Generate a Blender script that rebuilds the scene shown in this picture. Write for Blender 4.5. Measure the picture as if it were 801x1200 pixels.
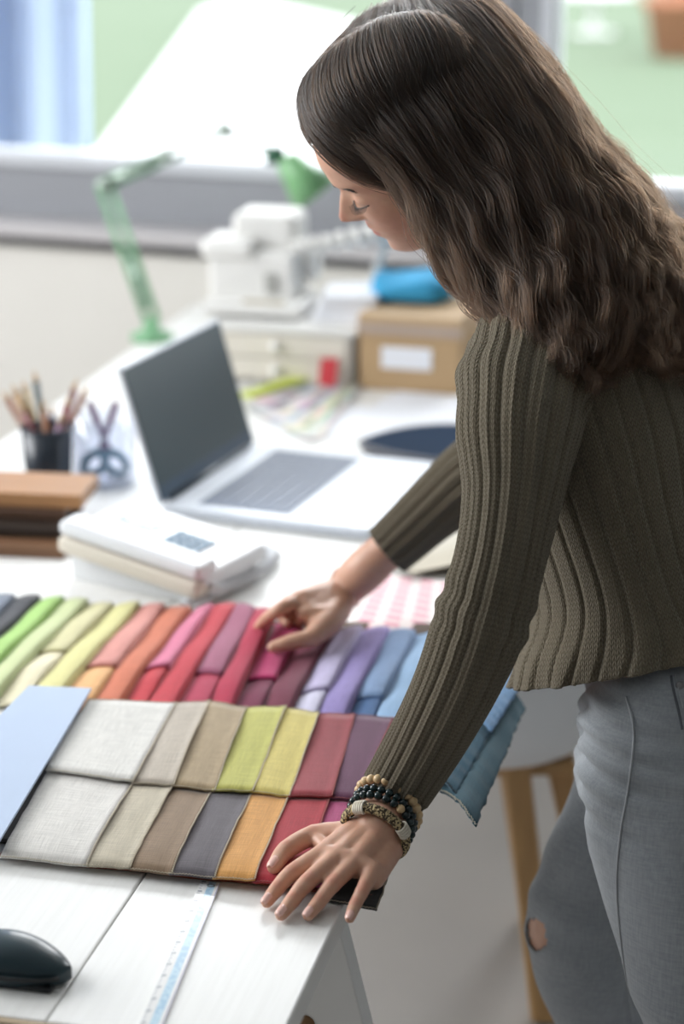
import bpy, bmesh, math, random
import numpy as np
from mathutils import Vector, Matrix, Euler
from math import sin, cos, pi, radians, sqrt, atan2

rng = np.random.default_rng(7)
random.seed(7)
for o in list(bpy.data.objects):
    bpy.data.objects.remove(o, do_unlink=True)
SC = bpy.context.scene
COL = SC.collection

# ------------------------------------------------------------------ camera
CAM_H, PITCH, YAW, FPX = 1.75, radians(18.0), radians(13.0), 2400.0
cam_data = bpy.data.cameras.new('camera')
cam = bpy.data.objects.new('camera', cam_data)
COL.objects.link(cam)
cam.location = (0, 0, CAM_H)
cam.rotation_euler = (pi / 2 - PITCH, 0, YAW)
cam_data.sensor_fit = 'VERTICAL'
cam_data.sensor_height = 36.0
cam_data.sensor_width = 24.03
cam_data.lens = 72.0
cam_data.clip_start = 0.05
cam_data.clip_end = 200
cam_data.dof.use_dof = True
cam_data.dof.focus_distance = 2.12
cam_data.dof.aperture_fstop = 2.5
SC.camera = cam

# ------------------------------------------------------------------ light
SC.view_settings.view_transform = 'Standard'
SC.view_settings.look = 'None'
SC.view_settings.gamma = 1.0
SC.view_settings.use_curve_mapping = False
SC.view_settings.exposure = 0.56
SC.cycles.use_denoising = True
SC.cycles.max_bounces = 8
SC.cycles.transparent_max_bounces = 24
world = bpy.data.worlds.new('overcast_sky')
SC.world = world
world.use_nodes = True
wn = world.node_tree.nodes
wn['Background'].inputs[0].default_value = (0.93, 0.97, 1.0, 1)
wn['Background'].inputs[1].default_value = 2.3


def area(name, loc, target, sx, sy, power, color):
    d = bpy.data.lights.new(name, 'AREA')
    d.shape = 'RECTANGLE'
    d.size, d.size_y, d.energy, d.color = sx, sy, power, color
    o = bpy.data.objects.new(name, d)
    COL.objects.link(o)
    o.location = loc
    o.rotation_euler = (Vector(target) - Vector(loc)).to_track_quat('-Z', 'Y').to_euler()
    return o


# soft daylight falling in through the window band, from above the eaves
area('window_daylight', (-1.6, 5.6, 3.3), (-0.3, 1.6, 0.7), 5.0, 2.0, 300, (0.97, 0.99, 1.0))
# added soft fill from the left side, no window stands there
area('side_fill_light', (-3.6, 2.2, 2.2), (-0.3, 1.9, 0.8), 2.5, 1.6, 92, (0.97, 0.985, 1.0))

# ------------------------------------------------------------------ view geometry (the camera's own numbers, used to measure the place)
_F = np.array([-sin(YAW) * cos(PITCH), cos(YAW) * cos(PITCH), -sin(PITCH)])
_R = np.array([cos(YAW), sin(YAW), 0.0])
_U = np.cross(_R, _F)
_C = np.array([0, 0, CAM_H])
TZ = 0.75


def ray(x, y):
    return _F + _R * (x - 400.5) / FPX + _U * (600 - y) / FPX


def pz(x, y, z=TZ):
    r = ray(x, y)
    return _C + r * (z - CAM_H) / r[2]


def pd(x, y, d):
    return _C + ray(x, y) * d * 1.1


# ------------------------------------------------------------------ mesh helpers
def link(o, parent=None):
    COL.objects.link(o)
    if parent is not None:
        o.parent = parent
        w = Vector(parent.location)
        p = parent.parent
        while p is not None:
            w = w + Vector(p.location)
            p = p.parent
        o.location = Vector(o.location) - w
    return o


def mk(name, verts, faces, mat, parent=None, smooth=True, uv=None, origin=None):
    v = np.asarray(verts, dtype=np.float64)
    if origin is None:
        lo, hi = v.min(0), v.max(0)
        origin = np.array([(lo[0] + hi[0]) / 2, (lo[1] + hi[1]) / 2, lo[2]])
    origin = np.asarray(origin, dtype=float)
    me = bpy.data.meshes.new(name)
    me.from_pydata((v - origin).tolist(), [], [tuple(int(i) for i in f) for f in faces])
    if uv is not None:
        l = me.uv_layers.new(name='UVMap')
        vi = np.empty(len(me.loops), dtype=np.int32)
        me.loops.foreach_get('vertex_index', vi)
        l.data.foreach_set('uv', np.asarray(uv, dtype=np.float32)[vi].ravel())
    if smooth:
        me.polygons.foreach_set('use_smooth', [True] * len(me.polygons))
    me.update()
    if mat is not None:
        me.materials.append(mat)
    o = bpy.data.objects.new(name, me)
    o.location = origin
    return link(o, parent)


def thing(name, label, cat, loc, group=None):
    o = bpy.data.objects.new(name, None)
    o.empty_display_size = 0.05
    COL.objects.link(o)
    o.location = loc
    o['label'] = label
    o['category'] = cat
    if group:
        o['group'] = group
    return o


def tag(o, label=None, cat=None, group=None, kind=None):
    for k, val in (('label', label), ('category', cat), ('group', group), ('kind', kind)):
        if val:
            o[k] = val
    return o


def boxgeo(c, ux, uy, uz, bev=0.0, seg=2):
    """box centred at c with full-extent edge vectors ux, uy, uz and rounded edges"""
    bm = bmesh.new()
    bmesh.ops.create_cube(bm, size=1.0)
    ux, uy, uz = (np.asarray(u, float) for u in (ux, uy, uz))
    L = [np.linalg.norm(u) for u in (ux, uy, uz)]
    for v in bm.verts:
        v.co = Vector((v.co.x * L[0], v.co.y * L[1], v.co.z * L[2]))
    if bev > 0:
        bmesh.ops.bevel(bm, geom=bm.edges[:], offset=min(bev, 0.49 * min(L)), segments=seg, affect='EDGES', profile=0.5)
    bmesh.ops.recalc_face_normals(bm, faces=bm.faces[:])
    A = np.stack([ux / L[0], uy / L[1], uz / L[2]], 1)
    V = np.array([v.co[:] for v in bm.verts]) @ A.T + np.asarray(c, float)
    Fc = [[v.index for v in f.verts] for f in bm.faces]
    bm.free()
    return V, Fc


def obox(name, c, ux, uy, uz, mat, parent=None, bev=0.002, seg=2, smooth=False):
    V, Fc = boxgeo(c, ux, uy, uz, bev, seg)
    return mk(name, V, Fc, mat, parent, smooth)


def box(name, lo, hi, mat, parent=None, bev=0.002, seg=2):
    lo, hi = np.asarray(lo, float), np.asarray(hi, float)
    s = hi - lo
    return obox(name, (lo + hi) / 2, (s[0], 0, 0), (0, s[1], 0), (0, 0, s[2]), mat, parent, bev, seg)


def join(*gs):
    V, Fc, n = [], [], 0
    for v, f in gs:
        V.append(np.asarray(v, float))
        Fc += [[i + n for i in q] for q in f]
        n += len(v)
    return np.concatenate(V), Fc


def frames(P, up=None):
    P = np.asarray(P, float)
    T = np.gradient(P, axis=0)
    T /= np.linalg.norm(T, axis=1)[:, None] + 1e-12
    if up is None:
        up = np.array([0, 0, 1.0]) if abs(T[0][2]) < 0.9 else np.array([1.0, 0, 0])
    N = np.zeros_like(P)
    n = np.asarray(up, float)
    for i in range(len(P)):
        n = n - T[i] * (n @ T[i])
        n = n / (np.linalg.norm(n) + 1e-12)
        N[i] = n
    return T, N, np.cross(T, N)


def spline(K, n):
    """Catmull-Rom through the rows of K, n samples"""
    K = np.asarray(K, float)
    if len(K) == 2:
        t = np.linspace(0, 1, n)[:, None]
        return K[0] * (1 - t) + K[1] * t
    E = np.vstack([2 * K[0] - K[1], K, 2 * K[-1] - K[-2]])
    s = np.linspace(0, len(K) - 1 - 1e-9, n)
    i = s.astype(int)
    t = (s - i)[:, None]
    p0, p1, p2, p3 = E[i], E[i + 1], E[i + 2], E[i + 3]
    return 0.5 * (2 * p1 + (p2 - p0) * t + (2 * p0 - 5 * p1 + 4 * p2 - p3) * t ** 2 + (3 * p1 - p0 - 3 * p2 + p3) * t ** 3)


def grid_faces(n, m, wrap=True, cap=False):
    Fc = []
    mm = m if wrap else m - 1
    for i in range(n - 1):
        for j in range(mm):
            a, b = i * m + j, i * m + (j + 1) % m
            Fc.append((a, b, b + m, a + m))
    if cap:
        Fc.append(tuple(range(m - 1, -1, -1)))
        Fc.append(tuple((n - 1) * m + j for j in range(m)))
    return Fc


def tubegeo(P, r, seg=8, cap=True, up=None):
    P = np.asarray(P, float)
    r = np.broadcast_to(np.asarray(r, float), (len(P),))
    T, N, B = frames(P, up)
    a = np.arange(seg) * 2 * pi / seg
    V = P[:, None] + r[:, None, None] * (np.cos(a)[None, :, None] * N[:, None] + np.sin(a)[None, :, None] * B[:, None])
    return V.reshape(-1, 3), grid_faces(len(P), seg, True, cap)


def tube(name, P, r, mat, parent=None, seg=8, cap=True):
    V, Fc = tubegeo(P, r, seg, cap)
    return mk(name, V, Fc, mat, parent)


def lathegeo(prof, c, seg=32, axis=(0, 0, 1), cap=True):
    """prof: rows (radius, height along axis)"""
    ax = np.asarray(axis, float)
    ax /= np.linalg.norm(ax)
    h = np.array([1.0, 0, 0]) if abs(ax[0]) < 0.9 else np.array([0, 1.0, 0])
    u = np.cross(ax, h)
    u /= np.linalg.norm(u)
    w = np.cross(ax, u)
    a = np.arange(seg) * 2 * pi / seg
    prof = np.asarray(prof, float)
    V = np.asarray(c, float) + prof[:, 1][:, None, None] * ax + prof[:, 0][:, None, None] * (np.cos(a)[None, :, None] * u + np.sin(a)[None, :, None] * w)
    return V.reshape(-1, 3), grid_faces(len(prof), seg, True, cap)


def lathe(name, prof, c, mat, parent=None, seg=32, axis=(0, 0, 1), cap=True):
    V, Fc = lathegeo(prof, c, seg, axis, cap)
    return mk(name, V, Fc, mat, parent)


def remesh(geos, voxel, smooth_it=3, smooth_f=0.5):
    """union of closed shells as one continuous surface"""
    V, Fc = join(*geos)
    me = bpy.data.meshes.new('tmp')
    me.from_pydata(V.tolist(), [], [tuple(f) for f in Fc])
    bm = bmesh.new()
    bm.from_mesh(me)
    bmesh.ops.recalc_face_normals(bm, faces=bm.faces[:])
    bm.to_mesh(me)
    bm.free()
    o = bpy.data.objects.new('tmp', me)
    COL.objects.link(o)
    m = o.modifiers.new('r', 'REMESH')
    m.mode = 'VOXEL'
    m.voxel_size = voxel
    if smooth_it:
        s = o.modifiers.new('s', 'SMOOTH')
        s.factor = smooth_f
        s.iterations = smooth_it
    dg = bpy.context.evaluated_depsgraph_get()
    dg.update()
    ev = o.evaluated_get(dg)
    m2 = ev.to_mesh()
    n = len(m2.vertices)
    A = np.empty(n * 3)
    m2.vertices.foreach_get('co', A)
    polys = [tuple(p.vertices) for p in m2.polygons]
    ev.to_mesh_clear()
    bpy.data.objects.remove(o, do_unlink=True)
    bpy.data.meshes.remove(me)
    return A.reshape(-1, 3), polys


def unit(v):
    v = np.asarray(v, float)
    return v / np.linalg.norm(v)


# ------------------------------------------------------------------ materials
def lin(c):
    """sRGB 0-255 to linear"""
    r = []
    for x in c:
        x = x / 255.0
        r.append(x / 12.92 if x <= 0.04045 else ((x + 0.055) / 1.055) ** 2.4)
    return (r[0], r[1], r[2], 1.0)


class NT:
    def __init__(self, name):
        self.m = bpy.data.materials.new(name)
        self.m.use_nodes = True
        self.t = self.m.node_tree
        self.b = self.t.nodes['Principled BSDF']
        self.out = self.t.nodes['Material Output']

    def n(self, typ, **kw):
        nd = self.t.nodes.new(typ)
        ins = kw.pop('ins', {})
        for k, v in kw.items():
            setattr(nd, k, v)
        for k, v in ins.items():
            self.set(nd.inputs[k], v)
        return nd

    def set(self, sock, v):
        if isinstance(v, bpy.types.NodeSocket):
            self.t.links.new(v, sock)
        elif isinstance(v, bpy.types.Node):
            self.t.links.new(v.outputs[0], sock)
        else:
            sock.default_value = v

    def math(self, op, a, b=None, c=None):
        nd = self.n('ShaderNodeMath', operation=op)
        self.set(nd.inputs[0], a)
        if b is not None:
            self.set(nd.inputs[1], b)
        if c is not None:
            self.set(nd.inputs[2], c)
        return nd.outputs[0]

    def mix(self, f, a, b, blend='MIX'):
        nd = self.n('ShaderNodeMix', data_type='RGBA', blend_type=blend)
        self.set(nd.inputs['Factor'], f)
        self.set(nd.inputs['A'], a)
        self.set(nd.inputs['B'], b)
        return nd.outputs['Result']

    def coord(self, which='Object'):
        return self.n('ShaderNodeTexCoord').outputs[which]

    def noise(self, scale, detail=3, vec=None, rough=0.5):
        nd = self.n('ShaderNodeTexNoise', ins={'Scale': scale, 'Detail': detail, 'Roughness': rough})
        self.set(nd.inputs['Vector'], vec if vec is not None else self.coord())
        return nd.outputs['Fac']

    def bump(self, h, strength=0.3, dist=0.001):
        nd = self.n('ShaderNodeBump', ins={'Strength': strength, 'Distance': dist})
        self.set(nd.inputs['Height'], h)
        self.set(self.b.inputs['Normal'], nd.outputs[0])
        return nd

    def base(self, v):
        self.set(self.b.inputs['Base Color'], v)

    def p(self, **kw):
        for k, v in kw.items():
            self.set(self.b.inputs[k.replace('_', ' ')], v)
        return self


def plain(name, rgb, rough=0.5, var=0.06, scale=30, metal=0.0, bump=0.0, bscale=None, spec=0.5, sheen=0.0):
    g = NT(name)
    c = lin(rgb)
    dark = tuple(x * (1 - var * 2) for x in c[:3]) + (1,)
    lite = tuple(min(1, x * (1 + var)) for x in c[:3]) + (1,)
    nz = g.noise(scale, 4)
    g.base(g.mix(nz, dark, lite))
    g.p(Roughness=rough, Metallic=metal)
    g.b.inputs['Specular IOR Level'].default_value = spec
    if sheen:
        g.b.inputs['Sheen Weight'].default_value = sheen
        g.b.inputs['Sheen Roughness'].default_value = 0.6
    if bump:
        g.bump(g.noise(bscale or scale * 4, 4), bump, 0.001)
    return g.m


def wood(name, rgb, rough=0.5, axis=1, scale=9.0):
    g = NT(name)
    mp = g.n('ShaderNodeMapping')
    g.set(mp.inputs['Vector'], g.coord())
    s = [scale * 6] * 3
    s[axis] = scale * 0.5
    mp.inputs['Scale'].default_value = s
    nz = g.noise(1.0, 6, mp.outputs[0], 0.6)
    c = lin(rgb)
    dark = tuple(x * 0.62 for x in c[:3]) + (1,)
    lite = tuple(min(1, x * 1.2) for x in c[:3]) + (1,)
    g.base(g.mix(nz, dark, lite))
    g.p(Roughness=rough)
    g.bump(nz, 0.15, 0.001)
    return g.m


def cloth(name, rgb, weave=900.0, var=0.18, sheen=0.25, slub=0.5):
    """plain woven upholstery cloth; uv in metres"""
    g = NT(name)
    uv = g.coord('UV')
    sep = g.n('ShaderNodeSeparateXYZ')
    g.set(sep.inputs[0], uv)
    u, v = sep.outputs[0], sep.outputs[1]

    def thread(a, b):
        mp = g.n('ShaderNodeCombineXYZ')
        g.set(mp.inputs[0], g.math('MULTIPLY', a, weave))
        g.set(mp.inputs[1], g.math('MULTIPLY', b, weave * 0.03))
        return g.noise(1.0, 3, mp.outputs[0], 0.7)
    tu, tv = thread(u, v), thread(v, u)
    s = g.math('ADD', g.math('MULTIPLY', tu, 0.5), g.math('MULTIPLY', tv, 0.5))
    c = lin(rgb)
    dark = tuple(x * (1 - var * 1.9) for x in c[:3]) + (1,)
    lite = tuple(min(1, x * (1 + var * 1.5)) for x in c[:3]) + (1,)
    rmp = g.n('ShaderNodeMapRange', ins={'From Min': 0.3, 'From Max': 0.7})
    g.set(rmp.inputs['Value'], s)
    g.base(g.mix(rmp.outputs[0], dark, lite))
    g.p(Roughness=0.9)
    g.b.inputs['Specular IOR Level'].default_value = 0.15
    g.b.inputs['Sheen Weight'].default_value = sheen
    g.bump(s, slub, 0.0012)
    return g.m


M = {}
M['white_paint'] = plain('white_painted_wood', (236, 236, 234), 0.42, 0.02, 14, bump=0.06, bscale=60)
M['plank'] = None
g = NT('white_stained_plank')
mp = g.n('ShaderNodeMapping')
g.set(mp.inputs['Vector'], g.coord())
mp.inputs['Scale'].default_value = (160, 6, 60)
nz = g.noise(1.0, 6, mp.outputs[0], 0.65)
g.base(g.mix(nz, lin((222, 221, 218)), lin((243, 243, 241))))
g.p(Roughness=0.38)
g.bump(nz, 0.12, 0.0008)
M['plank'] = g.m
M['raw_edge'] = wood('pale_plywood_edge', (196, 176, 148), 0.6, 0)
M['wall'] = plain('cream_wall_paint', (228, 225, 219), 0.8, 0.02, 6)
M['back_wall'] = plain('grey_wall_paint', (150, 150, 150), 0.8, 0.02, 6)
M['alu'] = plain('grey_window_aluminium', (150, 152, 158), 0.45, 0.03, 5, metal=0.0)
M['alu_light'] = plain('pale_grey_aluminium', (205, 208, 214), 0.4, 0.02, 5)
M['sill'] = plain('warm_grey_sill', (190, 186, 188), 0.4, 0.02, 8)
M['sill_shade'] = plain('sill_shade_grey', (112, 115, 120), 0.5, 0.03, 5)
M['ceiling'] = plain('white_ceiling', (228, 231, 234), 0.9, 0.02, 5)
# grey floor with faint mottling
g = NT('grey_concrete_floor')
nz = g.noise(2.2, 6, None, 0.6)
g.base(g.mix(nz, lin((156, 152, 149)), lin((184, 180, 176))))
g.p(Roughness=0.45)
g.bump(g.noise(60, 3), 0.05, 0.001)
M['floor'] = g.m
# clear pane: mostly straight through, a little mirror
g = NT('window_glass')
tr = g.n('ShaderNodeBsdfTransparent')
gl = g.n('ShaderNodeBsdfGlossy', ins={'Roughness': 0.02})
fr = g.n('ShaderNodeFresnel', ins={'IOR': 1.45})
ms = g.n('ShaderNodeMixShader')
g.set(ms.inputs[0], g.math('MULTIPLY', fr.outputs[0], 0.8))
g.t.links.new(tr.outputs[0], ms.inputs[1])
g.t.links.new(gl.outputs[0], ms.inputs[2])
g.t.links.new(ms.outputs[0], g.out.inputs[0])
M['glass'] = g.m
# lawn
g = NT('mown_lawn')
nz = g.noise(0.5, 6, None, 0.65)
g.base(g.mix(nz, lin((98, 117, 90)), lin((114, 130, 107))))
g.p(Roughness=0.9)
M['lawn'] = g.m
M['path'] = plain('white_concrete_path', (238, 238, 238), 0.7, 0.03, 0.6)

# ------------------------------------------------------------------ setting: wall with the window band
W0 = np.array([-1.65, 4.58, 0.0])
DW = unit((0.994, -0.11, 0))
NW = unit((0.11, 0.994, 0))


def wp(a, n, z):
    return W0 + DW * a + NW * n + np.array([0, 0, z])


def wbox(name, a0, a1, n0, n1, z0, z1, mat, parent=None, bev=0.003, kind='structure'):
    o = obox(name, wp((a0 + a1) / 2, (n0 + n1) / 2, (z0 + z1) / 2), DW * (a1 - a0), NW * (n1 - n0), (0, 0, z1 - z0), mat, parent, bev)
    if parent is None:
        o['kind'] = kind
    return o


A0, A1 = -2.75, 4.8            # ends of the window wall
ZS, ZT = 1.05, 2.45           # glass bottom, glass top
wbox('wall_window', A0, A1, 0.0, 0.24, 0.0, 0.83, M['wall'])
wbox('wall_over_window', A0, A1, 0.0, 0.24, 2.56, 2.95, M['wall'])
wbox('sill_shade_strip_1', A0, A1, 0.03, 0.2, 0.83, 0.862, M['sill_shade'])  # recess below the sill slab, its shade put into the dark grey
wbox('windowsill', A0, A1, -0.05, 0.2, 0.862, 0.893, M['sill'], bev=0.006)


def window(name, a0, a1):
    w = wbox(name, a0, a1, 0.06, 0.18, 0.893, 1.018, M['alu'])          # deep bottom rail
    w['kind'] = 'structure'
    wbox('window_frame', a0, a1, 0.06, 0.18, ZT + 0.03, 2.56, M['alu'], w)
    wbox('window_frame', a0, a0 + 0.055, 0.06, 0.18, 1.018, ZT + 0.03, M['alu'], w)
    wbox('window_frame', a1 - 0.055, a1, 0.06, 0.18, 1.018, ZT + 0.03, M['alu'], w)
    # paler opening sash inside it
    for (b0, b1, z0, z1) in ((a0 + 0.055, a1 - 0.055, 1.018, ZS), (a0 + 0.055, a1 - 0.055, ZT, ZT + 0.03),
                             (a0 + 0.055, a0 + 0.085, ZS, ZT), (a1 - 0.085, a1 - 0.055, ZS, ZT)):
        wbox('window_sash', b0, b1, 0.045, 0.14, z0, z1, M['alu_light'], w)
    g_ = wbox('window_pane', a0 + 0.08, a1 - 0.08, 0.1, 0.106, ZS - 0.005, ZT + 0.005, M['glass'], w, 0)
    tag(g_, 'clear window pane')
    return w


window('window_1', -0.98, 0.990)
window('window_2', 0.996, 3.03)
window('window_3', -2.75, -0.986)
window('window_4', 3.036, 4.8)
fl = box('floor', (-4.3, -3.2, -0.06), (4.2, 5.2, 0.0), M['floor'], None, 0)
fl['kind'] = 'structure'
ce = box('ceiling', (-4.3, -3.2, 2.95), (4.2, 5.2, 3.05), M['ceiling'], None, 0)
ce['kind'] = 'structure'
wr = box('wall_right', (3.1, -3.2, 0), (3.2, 5.2, 2.95), M['back_wall'], None, 0)
wr['kind'] = 'structure'
wb = box('wall_back', (-4.3, -3.2, 0), (4.2, -3.1, 2.95), M['back_wall'], None, 0)
wb['kind'] = 'structure'
wl = box('wall_left', (-4.3, -3.2, 0), (-4.2, 5.2, 2.95), M['wall'], None, 0)
wl['kind'] = 'structure'

# outside: lawn, a white path, things far off
GZ = -0.25
lw = mk('lawn', [(-45, 5.2, GZ), (30, 5.2, GZ), (30, 70, GZ), (-45, 70, GZ)], [(0, 1, 2, 3)], M['lawn'], None, False)
lw['kind'] = 'structure'
P_ = [pz(x, y, GZ) for x, y in ((112, 192), (236, 18), (285, 4), (400, 30), (520, 60), (600, 120), (600, 215), (340, 240))]
Vp = [np.array([p[0], p[1], GZ + dz]) for dz in (0.0, 0.06) for p in P_]
n_ = len(P_)
pth = mk('path', Vp, [tuple(range(n_, 2 * n_))] + [(i, (i + 1) % n_, (i + 1) % n_ + n_, i + n_) for i in range(n_)], M['path'], None, False)
pth['kind'] = 'structure'

# pale blue cloth hanging outside at the left
nu, nv = 80, 12
Vc = []
a_l, a_r = -1.25, -0.36
for j in range(nv):
    for i in range(nu):
        t = i / (nu - 1)
        s = j / (nv - 1)
        a = a_l + (a_r - a_l) * t - 0.05 * s
        dep = 0.75 + 0.06 * sin(t * 26 + 0.6 * s) + 0.035 * sin(t * 61 + 1.3)
        Vc.append(wp(a, dep, 2.9 - 2.1 * s))
cl = mk('hanging_cloth', Vc, [(j * nu + i, j * nu + i + 1, (j + 1) * nu + i + 1, (j + 1) * nu + i) for j in range(nv - 1) for i in range(nu - 1)],
        plain('pale_blue_cloth', (176, 194, 224), 0.85, 0.08, 3), None)
m_ = cl.modifiers.new('thick', 'SOLIDIFY')
m_.thickness = 0.004
tag(cl, 'pale blue cloth hanging in folds outside the left of the window', 'cloth')

# two small things far out on the lawn
tb = pz(694, 40, GZ)
gt = thing('garden_table', 'small white round garden table far out on the lawn', 'table', tb)
gw = plain('white_garden_metal', (240, 240, 240), 0.5, 0.01)
lathe('table_top', [(0.001, 0.42), (0.46, 0.42), (0.47, 0.44), (0.46, 0.46), (0.001, 0.46)], tb, gw, gt, 28)
lathe('pedestal', [(0.25, 0.0), (0.24, 0.03), (0.05, 0.06), (0.04, 0.42), (0.001, 0.42)], tb, gw, gt, 20)
tp = pz(800, 66, GZ)
pt = thing('flower_planter', 'terracotta planter with a round pale orange bush far out on the lawn', 'planter', tp)
lathe('pot', [(0.001, 0.0), (0.30, 0.0), (0.40, 0.5), (0.44, 0.5), (0.44, 0.58), (0.36, 0.58), (0.001, 0.5)], tp, plain('terracotta', (188, 128, 100), 0.8, 0.05), pt, 28)
V_, F_ = [], []
r_ = np.random.default_rng(5)
for i in range(260):
    d_ = unit(r_.normal(0, 1, 3))
    c_ = tp + np.array([0, 0, 0.95]) + d_ * np.array([0.5, 0.5, 0.45]) * r_.uniform(0.6, 1.0)
    e1, e2 = unit(np.cross(d_, [0.3, 0.1, 1])), d_
    n_ = len(V_)
    V_ += [c_ - e1 * 0.06, c_ + e2 * 0.05, c_ + e1 * 0.06, c_ - e2 * 0.05]
    F_.append((n_, n_ + 1, n_ + 2, n_ + 3))
o = mk('blossoms', V_, F_, plain('pale_orange_blossom', (214, 160, 132), 0.8, 0.06), pt, False)
o['kind'] = 'stuff'


# ------------------------------------------------------------------ table
def dist(p):
    return float((np.asarray(p) - _C) @ _F)


def rise(p, px):
    """height in metres that covers px picture rows above point p"""
    return px * dist(p) / FPX / cos(PITCH)


TXR, TXL, TY0, TY1 = -0.406, -1.37, 1.502, 4.44
table = thing('work_table', 'long white plank work table the woman leans on', 'table', ((TXR + TXL) / 2, (TY0 + TY1) / 2, 0))
xs = [TXR, -0.619, -0.832, -1.045, -1.258, TXL]
for a, b in zip(xs, xs[1:]):
    box('plank', (b + 0.0008, TY0, TZ - 0.03), (a - 0.0008, TY1, TZ), M['plank'], table, 0.0022)
tag(box('edge_strip', (TXL, TY0 - 0.008, TZ - 0.03), (TXR - 0.004, TY0 - 0.0005, TZ - 0.001), M['raw_edge'], table, 0.001), 'raw wood edge strip')
box('subframe', (TXL + 0.03, TY0 + 0.06, TZ - 0.075), (TXR - 0.06, TY1 - 0.06, TZ - 0.031), M['white_paint'], table)
for yy in (1.86, 4.05):
    for sx in (-1, 1):
        xt = TXR - 0.075 if sx > 0 else TXL + 0.075
        xb = xt + sx * 0.16
        obox('leg', ((xt + xb) / 2, yy, (TZ - 0.07) / 2), (0.105, 0, 0), (0, 0.032, 0), (xt - xb, 0, TZ - 0.07), M['white_paint'], table)
    box('trestle_bar', (TXL - 0.0, yy - 0.012, 0.22), (TXR + 0.0, yy + 0.012, 0.27), M['white_paint'], table)
tag(lathe('knot', [(0.0001, -0.001), (0.011, -0.001), (0.011, 0.001), (0.0001, 0.001)], (TXR - 0.06, 1.843, 0.56), plain('brown_knot', (140, 105, 70), 0.6), table, 14, (0, 1, 0)), 'brown knot in the white leg')


# ------------------------------------------------------------------ swatch cloths
def quadsheet(name, cor, mat, parent, zf=None, nu=14, nv=14, thick=0.0018, edge_noise=0.00035, seed=0, flat=None):
    """cloth patch from four corners TL TR BR BL (world), zf(u, v) adds height; u across, v downwards"""
    TL, TR, BR, BL = (np.asarray(c, float) for c in cor)
    u = np.linspace(0, 1, nu)
    v = np.linspace(0, 1, nv)
    Ug, Vg = np.meshgrid(u, v)
    P = (TL[None, None] * ((1 - Ug) * (1 - Vg))[..., None] + TR * (Ug * (1 - Vg))[..., None]
         + BR * (Ug * Vg)[..., None] + BL * ((1 - Ug) * Vg)[..., None])
    r = np.random.default_rng(seed)
    if zf is not None:
        P[..., 2] += zf(Ug, Vg)
    if edge_noise:
        ed = (Ug == 0) | (Ug == 1) | (Vg == 0) | (Vg == 1)
        P[..., :2] += ed[..., None] * r.normal(0, edge_noise, P[..., :2].shape)
    W = np.linalg.norm(TR - TL) + 1e-6
    Hh = np.linalg.norm(BL - TL) + 1e-6
    ox, oy = r.random(2) * 3
    top = P.reshape(-1, 3)
    bot = top - np.array([0, 0, thick])
    n = nu * nv
    Fc = []
    for j in range(nv - 1):
        for i in range(nu - 1):
            a = j * nu + i
            Fc.append((a, a + nu, a + nu + 1, a + 1))
            Fc.append((n + a, n + a + 1, n + a + nu + 1, n + a + nu))
    per = [i for i in range(nu)] + [j * nu + nu - 1 for j in range(1, nv)] + [(nv - 1) * nu + i for i in range(nu - 2, -1, -1)] + [j * nu for j in range(nv - 2, 0, -1)]
    for a, b in zip(per, per[1:] + per[:1]):
        Fc.append((a, b, n + b, n + a))
    uv = np.stack([Ug.ravel() * W + ox, Vg.ravel() * Hh + oy], 1)
    o = mk(name, np.concatenate([top, bot]), Fc, mat, parent, True, np.concatenate([uv, uv]))
    return o, P


def stitching(P, mat, parent, sides=('b', 'r'), pitch=0.0032, amp=0.0012, r=0.0004):
    """zigzag overlock thread along the edges of a patch"""
    nv, nu = P.shape[:2]
    gs = []
    for s in sides:
        L = {'b': P[-1], 't': P[0], 'l': P[:, 0], 'r': P[:, -1]}[s]
        inn = {'b': P[-2], 't': P[1], 'l': P[:, 1], 'r': P[:, -2]}[s]
        seg = np.linalg.norm(np.diff(L, axis=0), axis=1)
        cum = np.concatenate([[0], np.cumsum(seg)])
        n = max(8, int(cum[-1] / pitch) * 2)
        t = np.linspace(0, cum[-1], n)
        Q = np.stack([np.interp(t, cum, L[:, k]) for k in range(3)], 1)
        I = np.stack([np.interp(t, cum, inn[:, k]) for k in range(3)], 1)
        d = I - Q
        d /= np.linalg.norm(d, axis=1)[:, None] + 1e-9
        z = (np.arange(n) % 2)[:, None]
        Q = Q + d * (amp * 1.6 * z - 0.0008) + np.array([0, 0, 0.0006])
        gs.append(tubegeo(Q, r, 4, False))
    V, Fc = join(*gs)
    o = mk('stitching', V, Fc, mat, parent)
    o['kind'] = 'stuff'
    return o


CL = {}


def cm(rgb):
    mean = sum(rgb) / 3
    rgb = tuple(int(min(250, q * 0.88 + mean * 0.12 + 3)) for q in rgb)
    k = tuple(rgb)
    if k not in CL:
        CL[k] = cloth('woven_cloth', rgb)
    return CL[k]


# --- the open book of big swatches in front
FZ = TZ + 0.013


def fp(x, y, z=FZ):
    return pz(x / 1.602, 680 + y / 1.602, z)


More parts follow.
